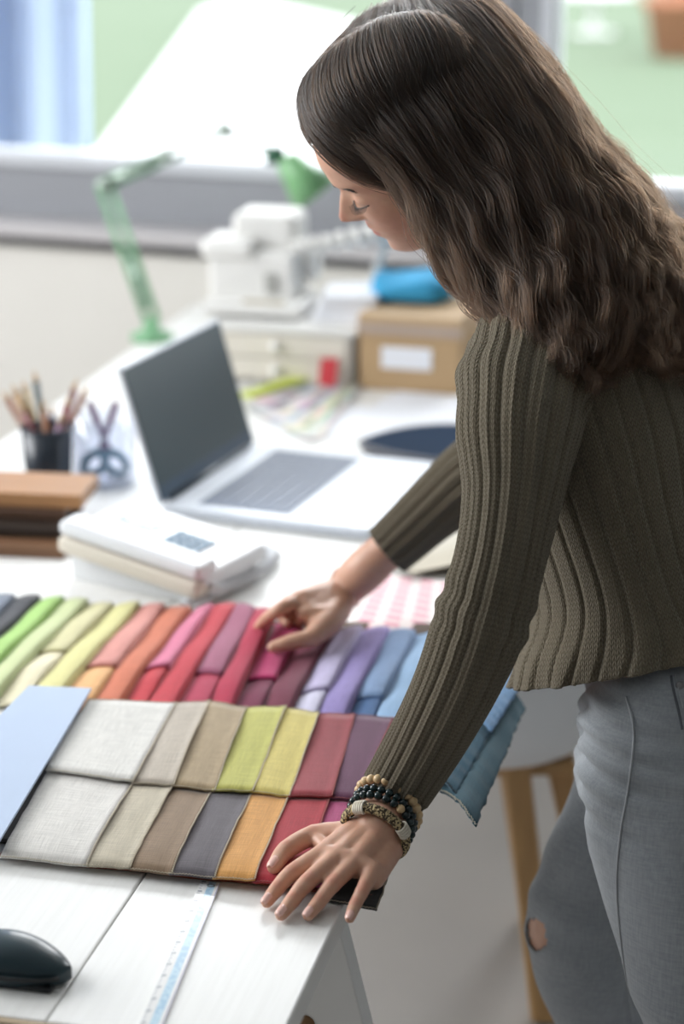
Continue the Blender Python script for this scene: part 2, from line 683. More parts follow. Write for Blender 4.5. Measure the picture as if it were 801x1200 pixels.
front = thing('swatch_book', 'open swatch book with two rows of large linen swatches from off white to red', 'swatch book', pz(200, 960, TZ))
obox('backing', (pz(10, 985) + pz(427, 1030) + pz(445, 862) + pz(100, 822)) / 4 + np.array([0, -0.03, 0.004]),
     pz(435, 950) - pz(55, 905), (0, 0.335, 0), (0, 0, 0.006), cm((64, 62, 64)), front, 0.002)
top_edge = [(165, 230), (328, 238), (390, 234), (460, 248), (534, 249), (597, 261), (663, 264), (735, 271), (800, 276)]
mid_up = [(86, 362), (248, 388), (322, 394), (399, 404), (471, 407), (540, 417), (620, 421), (668, 425), (740, 430)]
mid_lo = [(90, 356), (249, 380), (323, 388), (394, 397), (470, 401), (539, 410), (617, 414), (668, 418), (740, 424)]
bot = [(0, 512), (158, 530), (240, 537), (318, 547), (399, 556), (474, 564), (560, 572), (607, 578), (690, 590)]
up_c = [(214, 212, 206), (184, 173, 158), (165, 143, 110), (188, 186, 92), (205, 188, 100), (158, 62, 70), (102, 56, 86), (112, 66, 100)]
lo_c = [(211, 208, 202), (188, 178, 156), (140, 117, 93), (98, 92, 98), (214, 152, 78), (176, 44, 56), (176, 66, 118), (68, 70, 76)]
thread = plain('overlock_thread', (212, 202, 182), 0.9, 0.1)
thread_d = plain('dark_overlock_thread', (176, 110, 108), 0.9, 0.1)
for row, (T_, B_, C_) in enumerate(((mid_lo, bot, lo_c), (top_edge, mid_up, up_c))):
    for k in range(8):
        if row == 0 and k == 7:
            continue
        dz = 0.0045 * row + 0.0006 * k
        lift = 0.004 * rng.random()
        ph = rng.random() * 6
        cor = [fp(*T_[k]), fp(*T_[k + 1]), fp(*B_[k + 1]), fp(*B_[k])]
        cor = [c + np.array([0, 0, dz]) for c in cor]
        cor[1] = cor[1] + np.array([0.0022, 0, 0])
        cor[2] = cor[2] + np.array([0.0022, 0, 0])

        def zf(u, v, lift=lift, ph=ph, row=row):
            h = 0.0012 * np.sin(np.pi * u) + 0.5 * lift * np.sin(np.pi * v) * u
            h = h + 0.0014 * np.sin(v * 5 + ph) * u - 0.004 * np.clip(v - 0.85, 0, 1) / 0.15 * (1 - row)
            h = h + 0.0022 * np.clip(u - 0.8, 0, 1) / 0.2
            return h
        sw, P = quadsheet('swatch', cor, cm(C_[k]), front, zf, seed=k + 20 * row)
        stitching(P, thread if k not in (5, 6) else thread_d, sw, ('b', 'r') if row == 0 else ('b', 'r', 't'))
# layers showing under the front hem
for q, (c, off) in enumerate((((150, 70, 44), 0.0), ((52, 55, 60), -0.004))):
    cor = [pz(8, 990, TZ + 0.004 - q * 0.0015), pz(440, 1020, TZ + 0.004 - q * 0.0015), pz(436 - q * 8, 1050 - q * 3, TZ + 0.003 - q * 0.0012), pz(-2, 1003, TZ + 0.003 - q * 0.0012)]
    s_, P = quadsheet('under_swatch', cor, cm(c), front, lambda u, v: 0.001 * np.sin(u * 20), seed=60 + q, nu=30)
    stitching(P, thread_d, s_, ('b',))
cor = [pz(395, 1000, TZ + 0.006), pz(462, 1005, TZ + 0.006), pz(441, 1066, TZ + 0.004), pz(372, 1052, TZ + 0.004)]
s_, P = quadsheet('under_swatch', cor, cm((58, 62, 64)), front, None, seed=66)
stitching(P, thread, s_, ('b', 'r'))
tag(s_, 'dark grey swatch corner past the table edge')
cover_m = plain('pale_blue_card', (176, 192, 216), 0.55, 0.02, 20, bump=0.05)
cz = TZ + 0.024
cv = [pz(34, 806, cz), pz(107, 809, cz), pz(-2, 990, cz - 0.004), pz(-140, 982, cz - 0.004)]
cvV = [c + np.array([0, 0, d]) for d in (0.0, 0.003) for c in cv]
tag(mk('cover', cvV, [(4, 7, 6, 5), (0, 1, 2, 3)] + [(i, (i + 1) % 4, (i + 1) % 4 + 4, i + 4) for i in range(4)], cover_m, front, False), 'smooth pale blue cover card')

# --- the long book of narrow swatch strips behind it
BZ = TZ + 0.017
long_book = thing('swatch_book', 'long fanned swatch book of narrow strips from black through red to blue', 'swatch book', pz(230, 780, TZ))
tops = [(-8, 698), (21, 702), (50, 703), (78, 704), (106, 708), (136, 711), (167, 711), (196, 713), (226, 716), (252, 711), (279, 713),
        (302, 724), (324, 732), (358, 738), (393, 740), (427, 738), (459, 739), (490, 745), (522, 747), (553, 752), (586, 758)]
bots = [(-108, 798), (-83, 803), (-60, 805), (-34, 810), (-8, 816), (26, 820), (62, 824), (103, 828), (134, 832), (163, 837), (198, 840),
        (235, 845), (264, 848), (298, 850), (330, 856), (361, 858), (397, 860), (430, 862), (462, 866), (494, 870), (528, 878)]
strip_c = [[(112, 122, 140)], [(56, 58, 66)], [(160, 205, 105)], [(196, 207, 150)], [(206, 200, 150), (228, 219, 182), 0.52], [(214, 208, 138)],
           [(214, 138, 128), (236, 176, 112), 0.62], [(206, 106, 72)], [(214, 108, 142), (206, 46, 58), 0.6], [(196, 34, 52)],
           [(156, 80, 110), (180, 38, 74), 0.6], [(178, 22, 60)], [(190, 45, 102), (118, 22, 62), 0.55], [(110, 22, 54)],
           [(190, 180, 218), (208, 204, 232), 0.62], [(142, 126, 190)], [(118, 148, 190), (66, 106, 158), 0.65], [(138, 174, 212)],
           [(120, 156, 196), (58, 98, 150), 0.6], [(96, 136, 176)]]
for k, c in enumerate(strip_c):
    TL, TR, BR, BL = pz(*tops[k], BZ), pz(*tops[k + 1], BZ), pz(*bots[k + 1], BZ), pz(*bots[k], BZ)
    held = 0.014 if k == 11 else (0.006 if k == 10 else 0.0)
    ph = rng.random() * 6
    pieces = [(0.0, 1.0, c[0], 0.0)] if len(c) == 1 else [(0.0, c[2] + 0.03, c[0], 0.0), (c[2], 1.0, c[1], -0.0035)]
    for (v0, v1, col, dz) in pieces:
        def at(u, v):
            return TL * (1 - u) * (1 - v) + TR * u * (1 - v) + BR * u * v + BL * (1 - u) * v + np.array([0, 0, dz])
        cor = [at(-0.06, v0), at(0.97, v0), at(0.97, v1), at(-0.06, v1)]

        def zf(u, v, ph=ph, held=held, v0=v0, v1=v1):
            vv = v0 + (v1 - v0) * v
            s = np.sin(np.pi * np.clip(u, 0, 1) ** 1.25)
            h = 0.0034 * np.clip(s, 0, 1) ** 0.6 + 0.0055 * u - 0.010 * np.clip((vv - 0.72) / 0.28, 0, 1)
            h = h + 0.0012 * np.sin(vv * 14 + ph) + held * (1 - vv) ** 1.5
            return np.maximum(h - 0.009 * np.clip(u - 0.93, 0, 1) / 0.07, -0.0095)
        sw, P = quadsheet('swatch', cor, cm(col), long_book, zf, nu=13, nv=16, thick=0.003, edge_noise=0.0004, seed=100 + k)
obox('backing', (pz(0, 745) + pz(480, 790)) / 2 + np.array([0.0, 0.02, 0.002]), pz(520, 800) - pz(-20, 790), (0, 0.2, 0), (0, 0, 0.004), cm((88, 66, 50)), long_book, 0.001)

# --- denim blue swatches hanging over the table edge
den = thing('denim_swatch_set', 'teal denim swatches with a light blue one drooping over the table edge', 'swatches', pz(540, 880, TZ - 0.01))


def dq(x, y):
    return (500 + x / 4.005, 780 + y / 4.005)


def droop(name, cor, col, zt, zb, curl, seed, sides, thr=thread):
    cor = [pz(*dq(*c), z) for c, z in zip(cor, (zt, zt, zb, zb))]

    def zf(u, v):
        return curl * (np.sin(np.pi * u) * 0.8 - 0.5 * np.clip(u - 0.55, 0, 1) ** 2 * 3) + 0.0008 * np.sin(v * 38 + u * 3 + 2 * np.sin(v * 9)) * np.clip(u, 0, 1)
    s, P = quadsheet(name, cor, cloth('denim_cloth', col, 700, 0.3), den, zf, nu=18, nv=40, thick=0.0025, edge_noise=0.0008, seed=seed)
    if sides:
        stitching(P, thr, s, sides, 0.004, 0.002, 0.0008)
    return s


droop('swatch', [(330, 40), (458, 190), (228, 738), (58, 585)], (46, 84, 98), TZ + 0.012, TZ + 0.004, 0.008, 201, ('b',), plain('pale_overlock_thread', (190, 186, 172), 0.9))
droop('swatch', [(130, 100), (318, 270), (140, 596), (-20, 500)], (52, 92, 112), TZ + 0.02, TZ + 0.012, 0.006, 202, ('b',), plain('slate_overlock_thread', (74, 84, 90), 0.9))
droop('swatch', [(330, -40), (446, 70), (306, 300), (150, 215)], (120, 158, 198), TZ + 0.028, TZ + 0.024, 0.006, 203, ())

# --- pink checked sheet
g = NT('pink_check_print')
uv = g.n('ShaderNodeSeparateXYZ')
g.set(uv.inputs[0], g.coord('UV'))


def stripe(s, pitch, duty):
    return g.math('LESS_THAN', g.math('FRACT', g.math('MULTIPLY', s, 1 / pitch)), duty)


a_ = stripe(uv.outputs[0], 0.030, 0.58)
b_ = stripe(uv.outputs[1], 0.024, 0.62)
g.base(g.mix(g.math('MULTIPLY', a_, b_), lin((238, 226, 224)), lin((230, 168, 182))))
g.p(Roughness=0.8)
pink = thing('checked_sheet', 'white sheet with pale pink checks lying behind the swatch strips', 'sheet', pz(470, 710))
quadsheet('sheet', [pz(440, 672, TZ + 0.003), pz(600, 690, TZ + 0.003), pz(632, 805, TZ + 0.0), pz(395, 752, TZ + 0.003)], g.m, pink,
          lambda u, v: 0.002 * np.sin(u * 6), nu=20, nv=20, thick=0.0006, edge_noise=0)

# ------------------------------------------------------------------ mouse and ruler
mc = pz(12, 1142)
mouse = thing('computer_mouse', 'dark teal computer mouse at the near left corner of the table', 'mouse', mc)
ms_body = plain('dark_teal_plastic', (38, 58, 66), 0.28, 0.03, 40)
n1, n2 = 26, 32
V = []
for i in range(n1):
    t = i / (n1 - 1)
    rr = sin(pi * min(max(t, 0.0), 1.0)) ** 0.45 * 0.5
    x = (t - 0.5) * 0.122
    hh = 0.037 * (sin(pi * (t * 0.86 + 0.1)) ** 0.7)
    if t in (0.0, 1.0):
        rr, hh = 0.003, 0.012
    for j in range(n2):
        a = pi * j / (n2 - 1)
        ca, sa = cos(a), sin(a)
        w = 0.064 * rr * (1 - 0.05 * sin(pi * t))
        V.append(mc + np.array([x, np.sign(ca) * abs(ca) ** 0.75 * w * (1.0 - 0.12 * (1 - sa)), 0.004 + hh * sa ** 0.72]))
mb = mk('shell', V, grid_faces(n1, n2, False) + [tuple(range(n2))[::-1], tuple((n1 - 1) * n2 + j for j in range(n2))] + [(i * n2, (i + 1) * n2, (i + 1) * n2 + n2 - 1, i * n2 + n2 - 1) for i in range(n1 - 1)], ms_body, mouse)
box('base_plate', mc + np.array([-0.05, -0.026, 0.0]), mc + np.array([0.05, 0.026, 0.006]), plain('black_plastic', (20, 24, 27), 0.5), mouse, 0.003)
gr = [mc + np.array([-0.045 + 0.1 * t, -0.0315 * (sin(pi * (0.12 + 0.8 * t)) ** 0.45), 0.0165 - 0.004 * t]) for t in np.linspace(0, 1, 16)]
tag(tube('grip_groove', gr, 0.0022, plain('black_rubber', (14, 18, 20), 0.6), mouse, 6), 'black rubber line along the side')
lathe('scroll_wheel', [(0.002, -0.003), (0.008, -0.003), (0.009, 0), (0.008, 0.003), (0.002, 0.003)], mc + np.array([-0.035, 0, 0.031]), plain('wheel_rubber', (25, 28, 30), 0.7), mouse, 16, (0, 1, 0))

rt, rtl, rb, rbl = pz(258, 1037), pz(236, 1034), pz(188, 1210), pz(160, 1210)
ruler = thing('ruler', 'clear plastic ruler with a light blue band lying across the front planks', 'ruler', (rt + rb) / 2)
g = NT('clear_ruler_plastic')
sp = g.n('ShaderNodeSeparateXYZ')
g.set(sp.inputs[0], g.coord('UV'))
u, v = sp.outputs[0], sp.outputs[1]


def rng_(s, a, b):
    return g.math('MULTIPLY', g.math('GREATER_THAN', s, a), g.math('LESS_THAN', s, b))


mm_ = g.math('LESS_THAN', g.math('FRACT', g.math('MULTIPLY', v, 200.0)), 0.28)
cm_ = g.math('LESS_THAN', g.math('FRACT', g.math('MULTIPLY', v, 50.0)), 0.16)
tick = g.math('MAXIMUM', g.math('MULTIPLY', mm_, rng_(u, 0.04, 0.16)), g.math('MULTIPLY', cm_, rng_(u, 0.04, 0.26)))
band = rng_(u, 0.42, 0.8)
line = rng_(u, 0.955, 0.99)
nb = g.math('MULTIPLY', band, g.math('GREATER_THAN', g.noise(160, 2), 0.52))
colr = g.mix(band, lin((240, 240, 240)), lin((196, 224, 240)))
colr = g.mix(nb, colr, lin((176, 208, 232)))
colr = g.mix(g.math('MULTIPLY', tick, 0.8), colr, lin((150, 156, 165)))
colr = g.mix(line, colr, lin((150, 150, 190)))
g.base(colr)
g.p(Roughness=0.18)
g.b.inputs['Alpha'].default_value = 0.88
nsg = 24
hole_t, hole_u = 0.035, 0.72
V, UVs = [], []
Lr = np.linalg.norm(rb - rt)
for dz in (0.0018, 0.0):
    for (c, uu, vv) in ((rtl, 0, 0), (rt, 1, 0), (rb, 1, 1), (rbl, 0, 1)):
        V.append(c + np.array([0, 0, dz + 0.0003]))
        UVs.append((uu, vv * Lr))
mk('blade', V, [(0, 3, 2, 1), (4, 5, 6, 7)] + [(i, (i + 1) % 4, (i + 1) % 4 + 4, i + 4) for i in range(4)], g.m, ruler, False, UVs)
hc = pz(247, 1040) + np.array([0, 0, 0.0022])
a = np.linspace(0, 2 * pi, 17)
tag(tube('hanging_hole', [hc + np.array([0.0035 * cos(t), 0.0028 * sin(t), 0]) for t in a], 0.0009, plain('grey_hole_rim', (120, 124, 128), 0.5), ruler, 6), 'small grey hanging hole')


# ------------------------------------------------------------------ laptop
LZ = TZ + 0.018
hl, hr, fl_ = pz(189, 592, LZ), pz(300, 518, LZ), pz(393, 655, LZ)
hu = unit(hr - hl)                        # along the hinge, away from the camera
hv = unit(np.cross(hu, [0, 0, 1.0]))       # towards the front edge
HW = 0.375
HD = float((fl_ - hl) @ hv)
hl = hl - hu * 0.0
lap = thing('laptop', 'open silver laptop with a dark blank screen on the table', 'laptop', hl + hu * HW / 2 + hv * HD / 2 - np.array([0, 0, 0.018]))
silver = plain('silver_aluminium', (214, 220, 230), 0.32, 0.02, 20, 0.15)
dark_glass = NT('dark_screen_glass')
dark_glass.base(lin((62, 80, 86)))
dark_glass.p(Roughness=0.35)
base_c = hl + hu * HW / 2 + hv * HD / 2 - np.array([0, 0, 0.008])
ba = obox('base', base_c, hu * HW, hv * HD, (0, 0, 0.016), silver, lap, 0.004, 3)
kbd = obox('keyboard_well', base_c + np.array([0, 0, 0.0084]) - hv * HD * 0.13, hu * HW * 0.86, hv * HD * 0.45, (0, 0, 0.001), plain('grey_keyboard_well', (150, 160, 178), 0.5), lap, 0.0004)
keym = plain('blue_grey_keys', (112, 124, 146), 0.5, 0.04)
k0 = base_c + np.array([0, 0, 0.0095]) - hv * HD * 0.13
key0 = None
for r_ in range(6):
    for c_ in range(15):
        p_ = k0 + hu * HW * 0.84 * ((c_ + 0.5) / 15 - 0.5) + hv * HD * 0.43 * ((r_ + 0.5) / 6 - 0.5)
        if key0 is None:
            key0 = obox('key', p_, hu * HW * 0.048, hv * HD * 0.06, (0, 0, 0.0022), keym, kbd, 0)
        else:
            kk = key0.copy()
            COL.objects.link(kk)
            o0 = k0 + hu * HW * 0.84 * (0.5 / 15 - 0.5) + hv * HD * 0.43 * (0.5 / 6 - 0.5)
            kk.location = Vector(key0.location) + Vector(p_ - o0)
obox('touchpad', base_c + np.array([0, 0, 0.0084]) + hv * HD * 0.29, hu * HW * 0.32, hv * HD * 0.28, (0, 0, 0.0008), plain('silver_touchpad', (206, 213, 224), 0.25), lap, 0.0003)
# lid: leans back by ~ 20 degrees
tl = pd(140, 431, dist(hl) / 1.1 + 0.03)
LH = float(np.linalg.norm(pd(140, 431, dist(hl) / 1.1) - hl)) * 1.02
best = None
for ang in np.linspace(-5, 45, 101):
    d = -hv * sin(radians(ang)) + np.array([0, 0, cos(radians(ang))])
    p_ = hl + d * 0.26 - _C
    dd = p_ @ _F
    sx = 400.5 + FPX * (p_ @ _R) / dd
    sy = 600 - FPX * (p_ @ _U) / dd
    sl = (sx - 189) / (592 - sy) - (140 - 189) / (592 - 431)
    if best is None or abs(sl) < best[0]:
        best = (abs(sl), ang, d, sy)
ld = best[2]
LH = 0.26 * (592 - 431) / (592 - best[3])
nrm = unit(np.cross(hu, ld))
lid = obox('lid', hl + hu * HW / 2 + ld * LH / 2 - nrm * 0.003 * np.sign(nrm @ hv), hu * HW, ld * LH, nrm * 0.007, silver, lap, 0.002)
sg = np.sign(nrm @ hv)
obox('screen', hl + hu * HW / 2 + ld * LH * 0.505 + nrm * sg * 0.0012, hu * (HW - 0.006), ld * (LH - 0.012), nrm * 0.0012, dark_glass.m, lap, 0.0004)
obox('chin_bar', hl + hu * HW / 2 + ld * LH * 0.07 + nrm * sg * 0.0021, hu * (HW - 0.008), ld * LH * 0.11, nrm * 0.0008, plain('dark_blue_bezel', (62, 84, 104), 0.3), lap, 0.0002)
tube('hinge', [hl + hu * 0.03 + np.array([0, 0, 0.002]), hl + hu * (HW - 0.03) + np.array([0, 0, 0.002])], 0.006, plain('dark_hinge', (60, 70, 80), 0.4), lap, 10)

# ------------------------------------------------------------------ desk phone
pA, pB = pz(98, 608, TZ + 0.08), pz(262, 664, TZ + 0.05)
pu = unit(pB - pA)
pl = float(np.linalg.norm(pB - pA))
ph_n = unit(np.cross(pu, np.cross([0, 0, 1.0], pu)))
pv = unit(np.cross(ph_n, pu))                # across the phone, away from the camera
phone = thing('desk_telephone', 'white corded desk telephone standing between the swatches and the laptop', 'telephone', pz(165, 670))
white_pl = plain('white_plastic', (232, 234, 238), 0.35, 0.02, 20)
off_pl = plain('ivory_plastic', (222, 214, 200), 0.45, 0.02, 20)
bc = (pA + pB) / 2
obox('body', bc + pv * 0.034 - ph_n * 0.014, pu * pl, pv * 0.165, ph_n * 0.028, white_pl, phone, 0.008, 3)
# wedge stand below
wv = []
for s_, h_ in ((-0.47, 1), (0.47, 1)):
    for w_ in (-0.035, 0.1):
        top_ = bc + pu * pl * s_ + pv * w_ - ph_n * 0.026
        wv += [top_, np.array([top_[0], top_[1], TZ + 0.001])]
mk('stand', wv, [(0, 2, 3, 1), (4, 5, 7, 6), (0, 1, 5, 4), (2, 6, 7, 3), (0, 4, 6, 2), (1, 3, 7, 5)], plain('translucent_white_stand', (224, 226, 228), 0.4, 0.02), phone, False)
hs0 = bc - pv * 0.038 + ph_n * 0.006
for nm, dh, mt, th in (('handset', 0.0, white_pl, 0.022), ('cradle', -0.026, off_pl, 0.026)):
    obox(nm, hs0 + ph_n * dh, pu * (pl * 1.0), pv * 0.05, ph_n * th, mt, phone, 0.009, 3)
blue_btn = plain('blue_grey_buttons', (92, 126, 152), 0.4, 0.03)
for r_ in range(3):
    for c_ in range(4):
        obox('button', bc + pu * (0.032 + 0.0165 * (c_ - 1.5) * 1.0 + 0.005) + pv * (0.035 + 0.019 * (r_ - 1)) + ph_n * 0.0015, pu * 0.013, pv * 0.014, ph_n * 0.004, blue_btn, phone, 0.001)
obox('display', bc - pu * 0.055 + pv * 0.055 + ph_n * 0.001, pu * 0.062, pv * 0.042, ph_n * 0.003, plain('blue_display', (84, 116, 156), 0.2), phone, 0.001)
cp = [bc + pu * pl * 0.49 - pv * 0.03 - ph_n * 0.02, pz(258, 690, TZ + 0.02), pz(300, 672, TZ + 0.012), pz(322, 652, TZ + 0.01), pz(306, 644, TZ + 0.01),
      pz(276, 656, TZ + 0.012), pz(262, 676, TZ + 0.012), pz(240, 700, TZ + 0.012), pz(215, 708, TZ + 0.01)]
S = spline(cp, 900)
T_, N_, B_ = frames(S)
an = np.arange(900) * 0.62
coil = S + 0.0065 * (np.cos(an)[:, None] * N_ + np.sin(an)[:, None] * B_)
tag(tube('coiled_cord', coil, 0.0019, white_pl, phone, 5), 'white coiled handset cord')

# ------------------------------------------------------------------ wooden sample boards, stacked
def up_z(x, y, z):
    return pz(x, y, z)


bx1 = pz(84, 600, TZ + 0.05)
specs = [(0.0, 0.018, 66, 658, (118, 84, 58), 'brown wooden sample board at the bottom of the stack'),
         (0.0185, 0.017, 68, 634, (44, 33, 26), 'black brown sample board second from the bottom of the stack'),
         (0.036, 0.016, 68, 612, (92, 66, 50), 'dark brown sample board under the light top one'),
         (0.0525, 0.022, 86, 600, (176, 128, 84), 'light oak sample board on top of the stack')]
for z0, th, xr, yb, c, lab in specs:
    fr_ = pz(xr, yb, TZ + z0 + 0.002)
    o = obox('sample_board', fr_ + np.array([-0.15, 0.055 if th < 0.02 else 0.06, th / 2 - 0.002]), (0.30, 0.03, 0), (-0.011, 0.11, 0), (0, 0, th), wood('board_wood', c, 0.5, 0), None, 0.002)
    tag(o, lab, 'board', 'wooden sample boards in a stack')

# ------------------------------------------------------------------ pencil cup
pc = pz(58, 573)
R1 = 0.5 * 60 * dist(pc) / FPX
ch = rise(pc, 72)
cup = thing('pencil_cup', 'dark round pencil cup behind the wooden boards', 'cup', pc)
dk = plain('smoky_dark_plastic', (38, 46, 56), 0.25, 0.05)
lathe('tumbler', [(0.001, 0.0), (R1 * 0.84, 0.0), (R1 * 0.88, 0.004), (R1, ch), (R1 * 0.93, ch), (R1 * 0.82, 0.006), (0.001, 0.006)], pc, dk, cup, 36)
lathe('rim', [(R1 * 0.985, ch - 0.003), (R1 * 1.04, ch - 0.002), (R1 * 1.04, ch + 0.001), (R1 * 0.96, ch + 0.0015), (R1 * 0.95, ch - 0.003)], pc, plain('dark_rim', (58, 66, 78), 0.2), cup, 36, cap=False)
pens = [((3, 458), (150, 92, 60), 'tan brown coloured pencil leaning far left in the dark cup', 0.05), ((14, 450), (196, 150, 92), 'yellow ochre pencil leaning left in the dark cup', 0.02),
        ((22, 470), (150, 64, 70), 'dull red pencil leaning left in the dark cup', -0.02), ((26, 446), (206, 178, 120), 'pale straw pencil left of centre in the dark cup', 0.03),
        ((40, 434), (44, 72, 78), 'dark teal pencil standing tallest in the dark cup', 0.01), ((50, 468), (190, 118, 66), 'orange brown pencil in the middle of the dark cup', -0.03),
        ((62, 474), (90, 84, 128), 'violet grey pen in the middle of the dark cup', 0.03), ((74, 482), (208, 160, 190), 'pale pink pen right of centre in the dark cup', -0.035),
        ((91, 444), (140, 38, 50), 'deep red pencil leaning right in the dark cup', 0.02), ((104, 450), (170, 98, 62), 'brown orange pencil leaning far right in the dark cup', -0.01),
        ((82, 462), (182, 66, 74), 'rose red pencil leaning right in the dark cup', 0.0)]
dpc = dist(pc) / 1.1
for (q, c, lab, off) in pens:
    tip = pd(q[0], q[1], dpc + off)
    dirx = np.clip((tip[0] - pc[0]) / 0.1, -1, 1)
    foot = pc + np.array([-dirx * R1 * 0.45, -np.sign(off) * R1 * 0.2, 0.012])
    d = unit(tip - foot)
    L = np.linalg.norm(tip - foot)
    t = thing('pencil', lab, 'pencil', foot, 'pencils in the dark cup')
    Pp = [foot, foot + d * (L - 0.02)]
    tube('shaft', Pp, 0.0060, plain('pencil_paint', tuple(int(q * 0.82) for q in c), 0.35, 0.02), t, 6)
    V_, F_ = tubegeo([foot + d * (L - 0.02), foot + d * (L - 0.004), foot + d * L], [0.0060, 0.0018, 0.0004], 8)
    tag(mk('sharpened_tip', V_, F_, plain('bare_wood_tip', (212, 178, 136), 0.6), t), 'bare wood tip')

# ------------------------------------------------------------------ clear jar with teal scissors
jc = pz(124, 566)
RJ = 0.5 * 76 * dist(jc) / FPX
jh = rise(jc, 78)
clear = NT('clear_plastic')
tr = clear.n('ShaderNodeBsdfTransparent', ins={'Color': (0.93, 0.95, 1.0, 1)})
gl = clear.n('ShaderNodeBsdfGlossy', ins={'Roughness': 0.05})
fr = clear.n('ShaderNodeLayerWeight', ins={'Blend': 0.35})
ms = clear.n('ShaderNodeMixShader')
clear.set(ms.inputs[0], clear.math('MULTIPLY', fr.outputs['Facing'], 0.7))
clear.t.links.new(tr.outputs[0], ms.inputs[1])
clear.t.links.new(gl.outputs[0], ms.inputs[2])
clear.t.links.new(ms.outputs[0], clear.out.inputs[0])
o = lathe('clear_jar', [(0.001, 0.0), (RJ * 0.9, 0.0), (RJ, 0.01), (RJ * 0.98, jh), (RJ * 0.93, jh), (RJ * 0.94, 0.012), (0.001, 0.008)], jc, clear.m, None, 40)
tag(o, 'clear plastic jar standing between the pencil cup and the laptop', 'jar')
sc_t = thing('scissors', 'teal handled scissors standing in the clear jar', 'scissors', jc)
teal = plain('teal_plastic', (42, 118, 142), 0.35, 0.03)
purple = plain('mauve_metal', (126, 92, 128), 0.35, 0.05, 10, 0.4)
jb = jc + np.array([0, 0, 0.014])
for s in (-1, 1):
    a_ = np.linspace(0, 2 * pi, 22)
    cen = jb + _R * 0.017 * s + np.array([0, 0, 0.020])
    tube('handle', [cen + _R * (0.017 * cos(q) - s * 0.006 * sin(q)) + np.array([0, 0, 0.018 * sin(q)]) for q in a_], 0.0075, teal, sc_t, 8)
    e = jb - _R * 0.022 * s + np.array([0, 0, 0.125])
    s0 = jb + _R * 0.008 * s + np.array([0, 0, 0.038])
    obox('blade', (s0 + e) / 2, e - s0, _F * 0.0025, unit(np.cross(e - s0, _F)) * 0.011, purple, sc_t, 0.001)
lathe('pivot_screw', [(0.0001, -0.004), (0.005, -0.004), (0.005, 0.004), (0.0001, 0.004)], jb + np.array([0, 0, 0.062]), plain('steel_screw', (190, 190, 196), 0.3, 0, 10, 0.8), sc_t, 14, (0, 1, 0))

# ------------------------------------------------------------------ green desk lamp clamped to the far table edge
lampd = 3.86
lb = pz(178, 398, TZ)
lamp = thing('desk_lamp', 'pale green jointed desk lamp standing behind the laptop', 'lamp', lb)
lgreen = plain('pale_green_enamel', (124, 176, 134), 0.3, 0.03, 10)
lsteel = plain('lamp_steel', (176, 190, 180), 0.3, 0.02, 10, 0.5)
mgreen = plain('mid_green_enamel', (92, 138, 108), 0.35, 0.03, 10)
dgreen = plain('dark_green_enamel', (40, 92, 66), 0.3, 0.03, 10)
lathe('clamp_base', [(0.001, 0), (0.045, 0), (0.045, 0.012), (0.02, 0.022), (0.014, 0.05), (0.001, 0.05)], lb, lgreen, lamp, 28)
DL = dist(lb) / 1.1
el = pd(122, 216, DL)
j2 = pd(264, 152, DL)
j3 = pd(322, 182, DL)
low = lb + np.array([0, 0, 0.045])
for s in (-1, 1):
    tube('lower_arm', [low + _R * 0.014 * s, el + _R * 0.014 * s], 0.0065, lgreen, lamp, 10)
    off = _U * 0.012 * s
    mid_ = (el * 0.42 + j2 * 0.58)
    tube('upper_arm', [el + off, j2 + off], 0.0058, mgreen, lamp, 10)
el2 = el * 0.5 + j2 * 0.5
tube('spring', [el + _U * 0.002, el2], 0.011, lsteel, lamp, 10)
tube('spring', [low + (el - low) * 0.08, low + (el - low) * 0.5], 0.008, lsteel, lamp, 10)
tube('neck_rod', [j2, j3], 0.006, mgreen, lamp, 10)
for p_ in (el, j2, el2):
    lathe('joint', [(0.001, -0.02), (0.015, -0.018), (0.015, 0.018), (0.001, 0.02)], p_, lsteel, lamp, 18, -_F)
lathe('joint', [(0.001, -0.022), (0.02, -0.02), (0.02, 0.02), (0.001, 0.022)], j3, dgreen, lamp, 18, _R)
sa = pd(338, 190, DL)
sb = pd(376, 226, DL)
ax = unit(sb - sa + np.array([0, 0, -0.02]))
tag(lathe('shade', [(0.001, -0.012), (0.02, -0.012), (0.03, 0.0), (0.036, 0.03), (0.058, 0.09), (0.056, 0.09), (0.034, 0.03), (0.001, 0.004)], sa, plain('green_shade', (126, 178, 126), 0.3, 0.04), lamp, 32, ax), 'mid green bell shade')
tube('shade_stem', [j3, sa], 0.008, dgreen, lamp, 10)

# ------------------------------------------------------------------ far end of the table
white_mat = plain('matte_white', (234, 233, 230), 0.5, 0.02, 10)
cream = plain('cream_front', (226, 220, 208), 0.55, 0.03, 12)
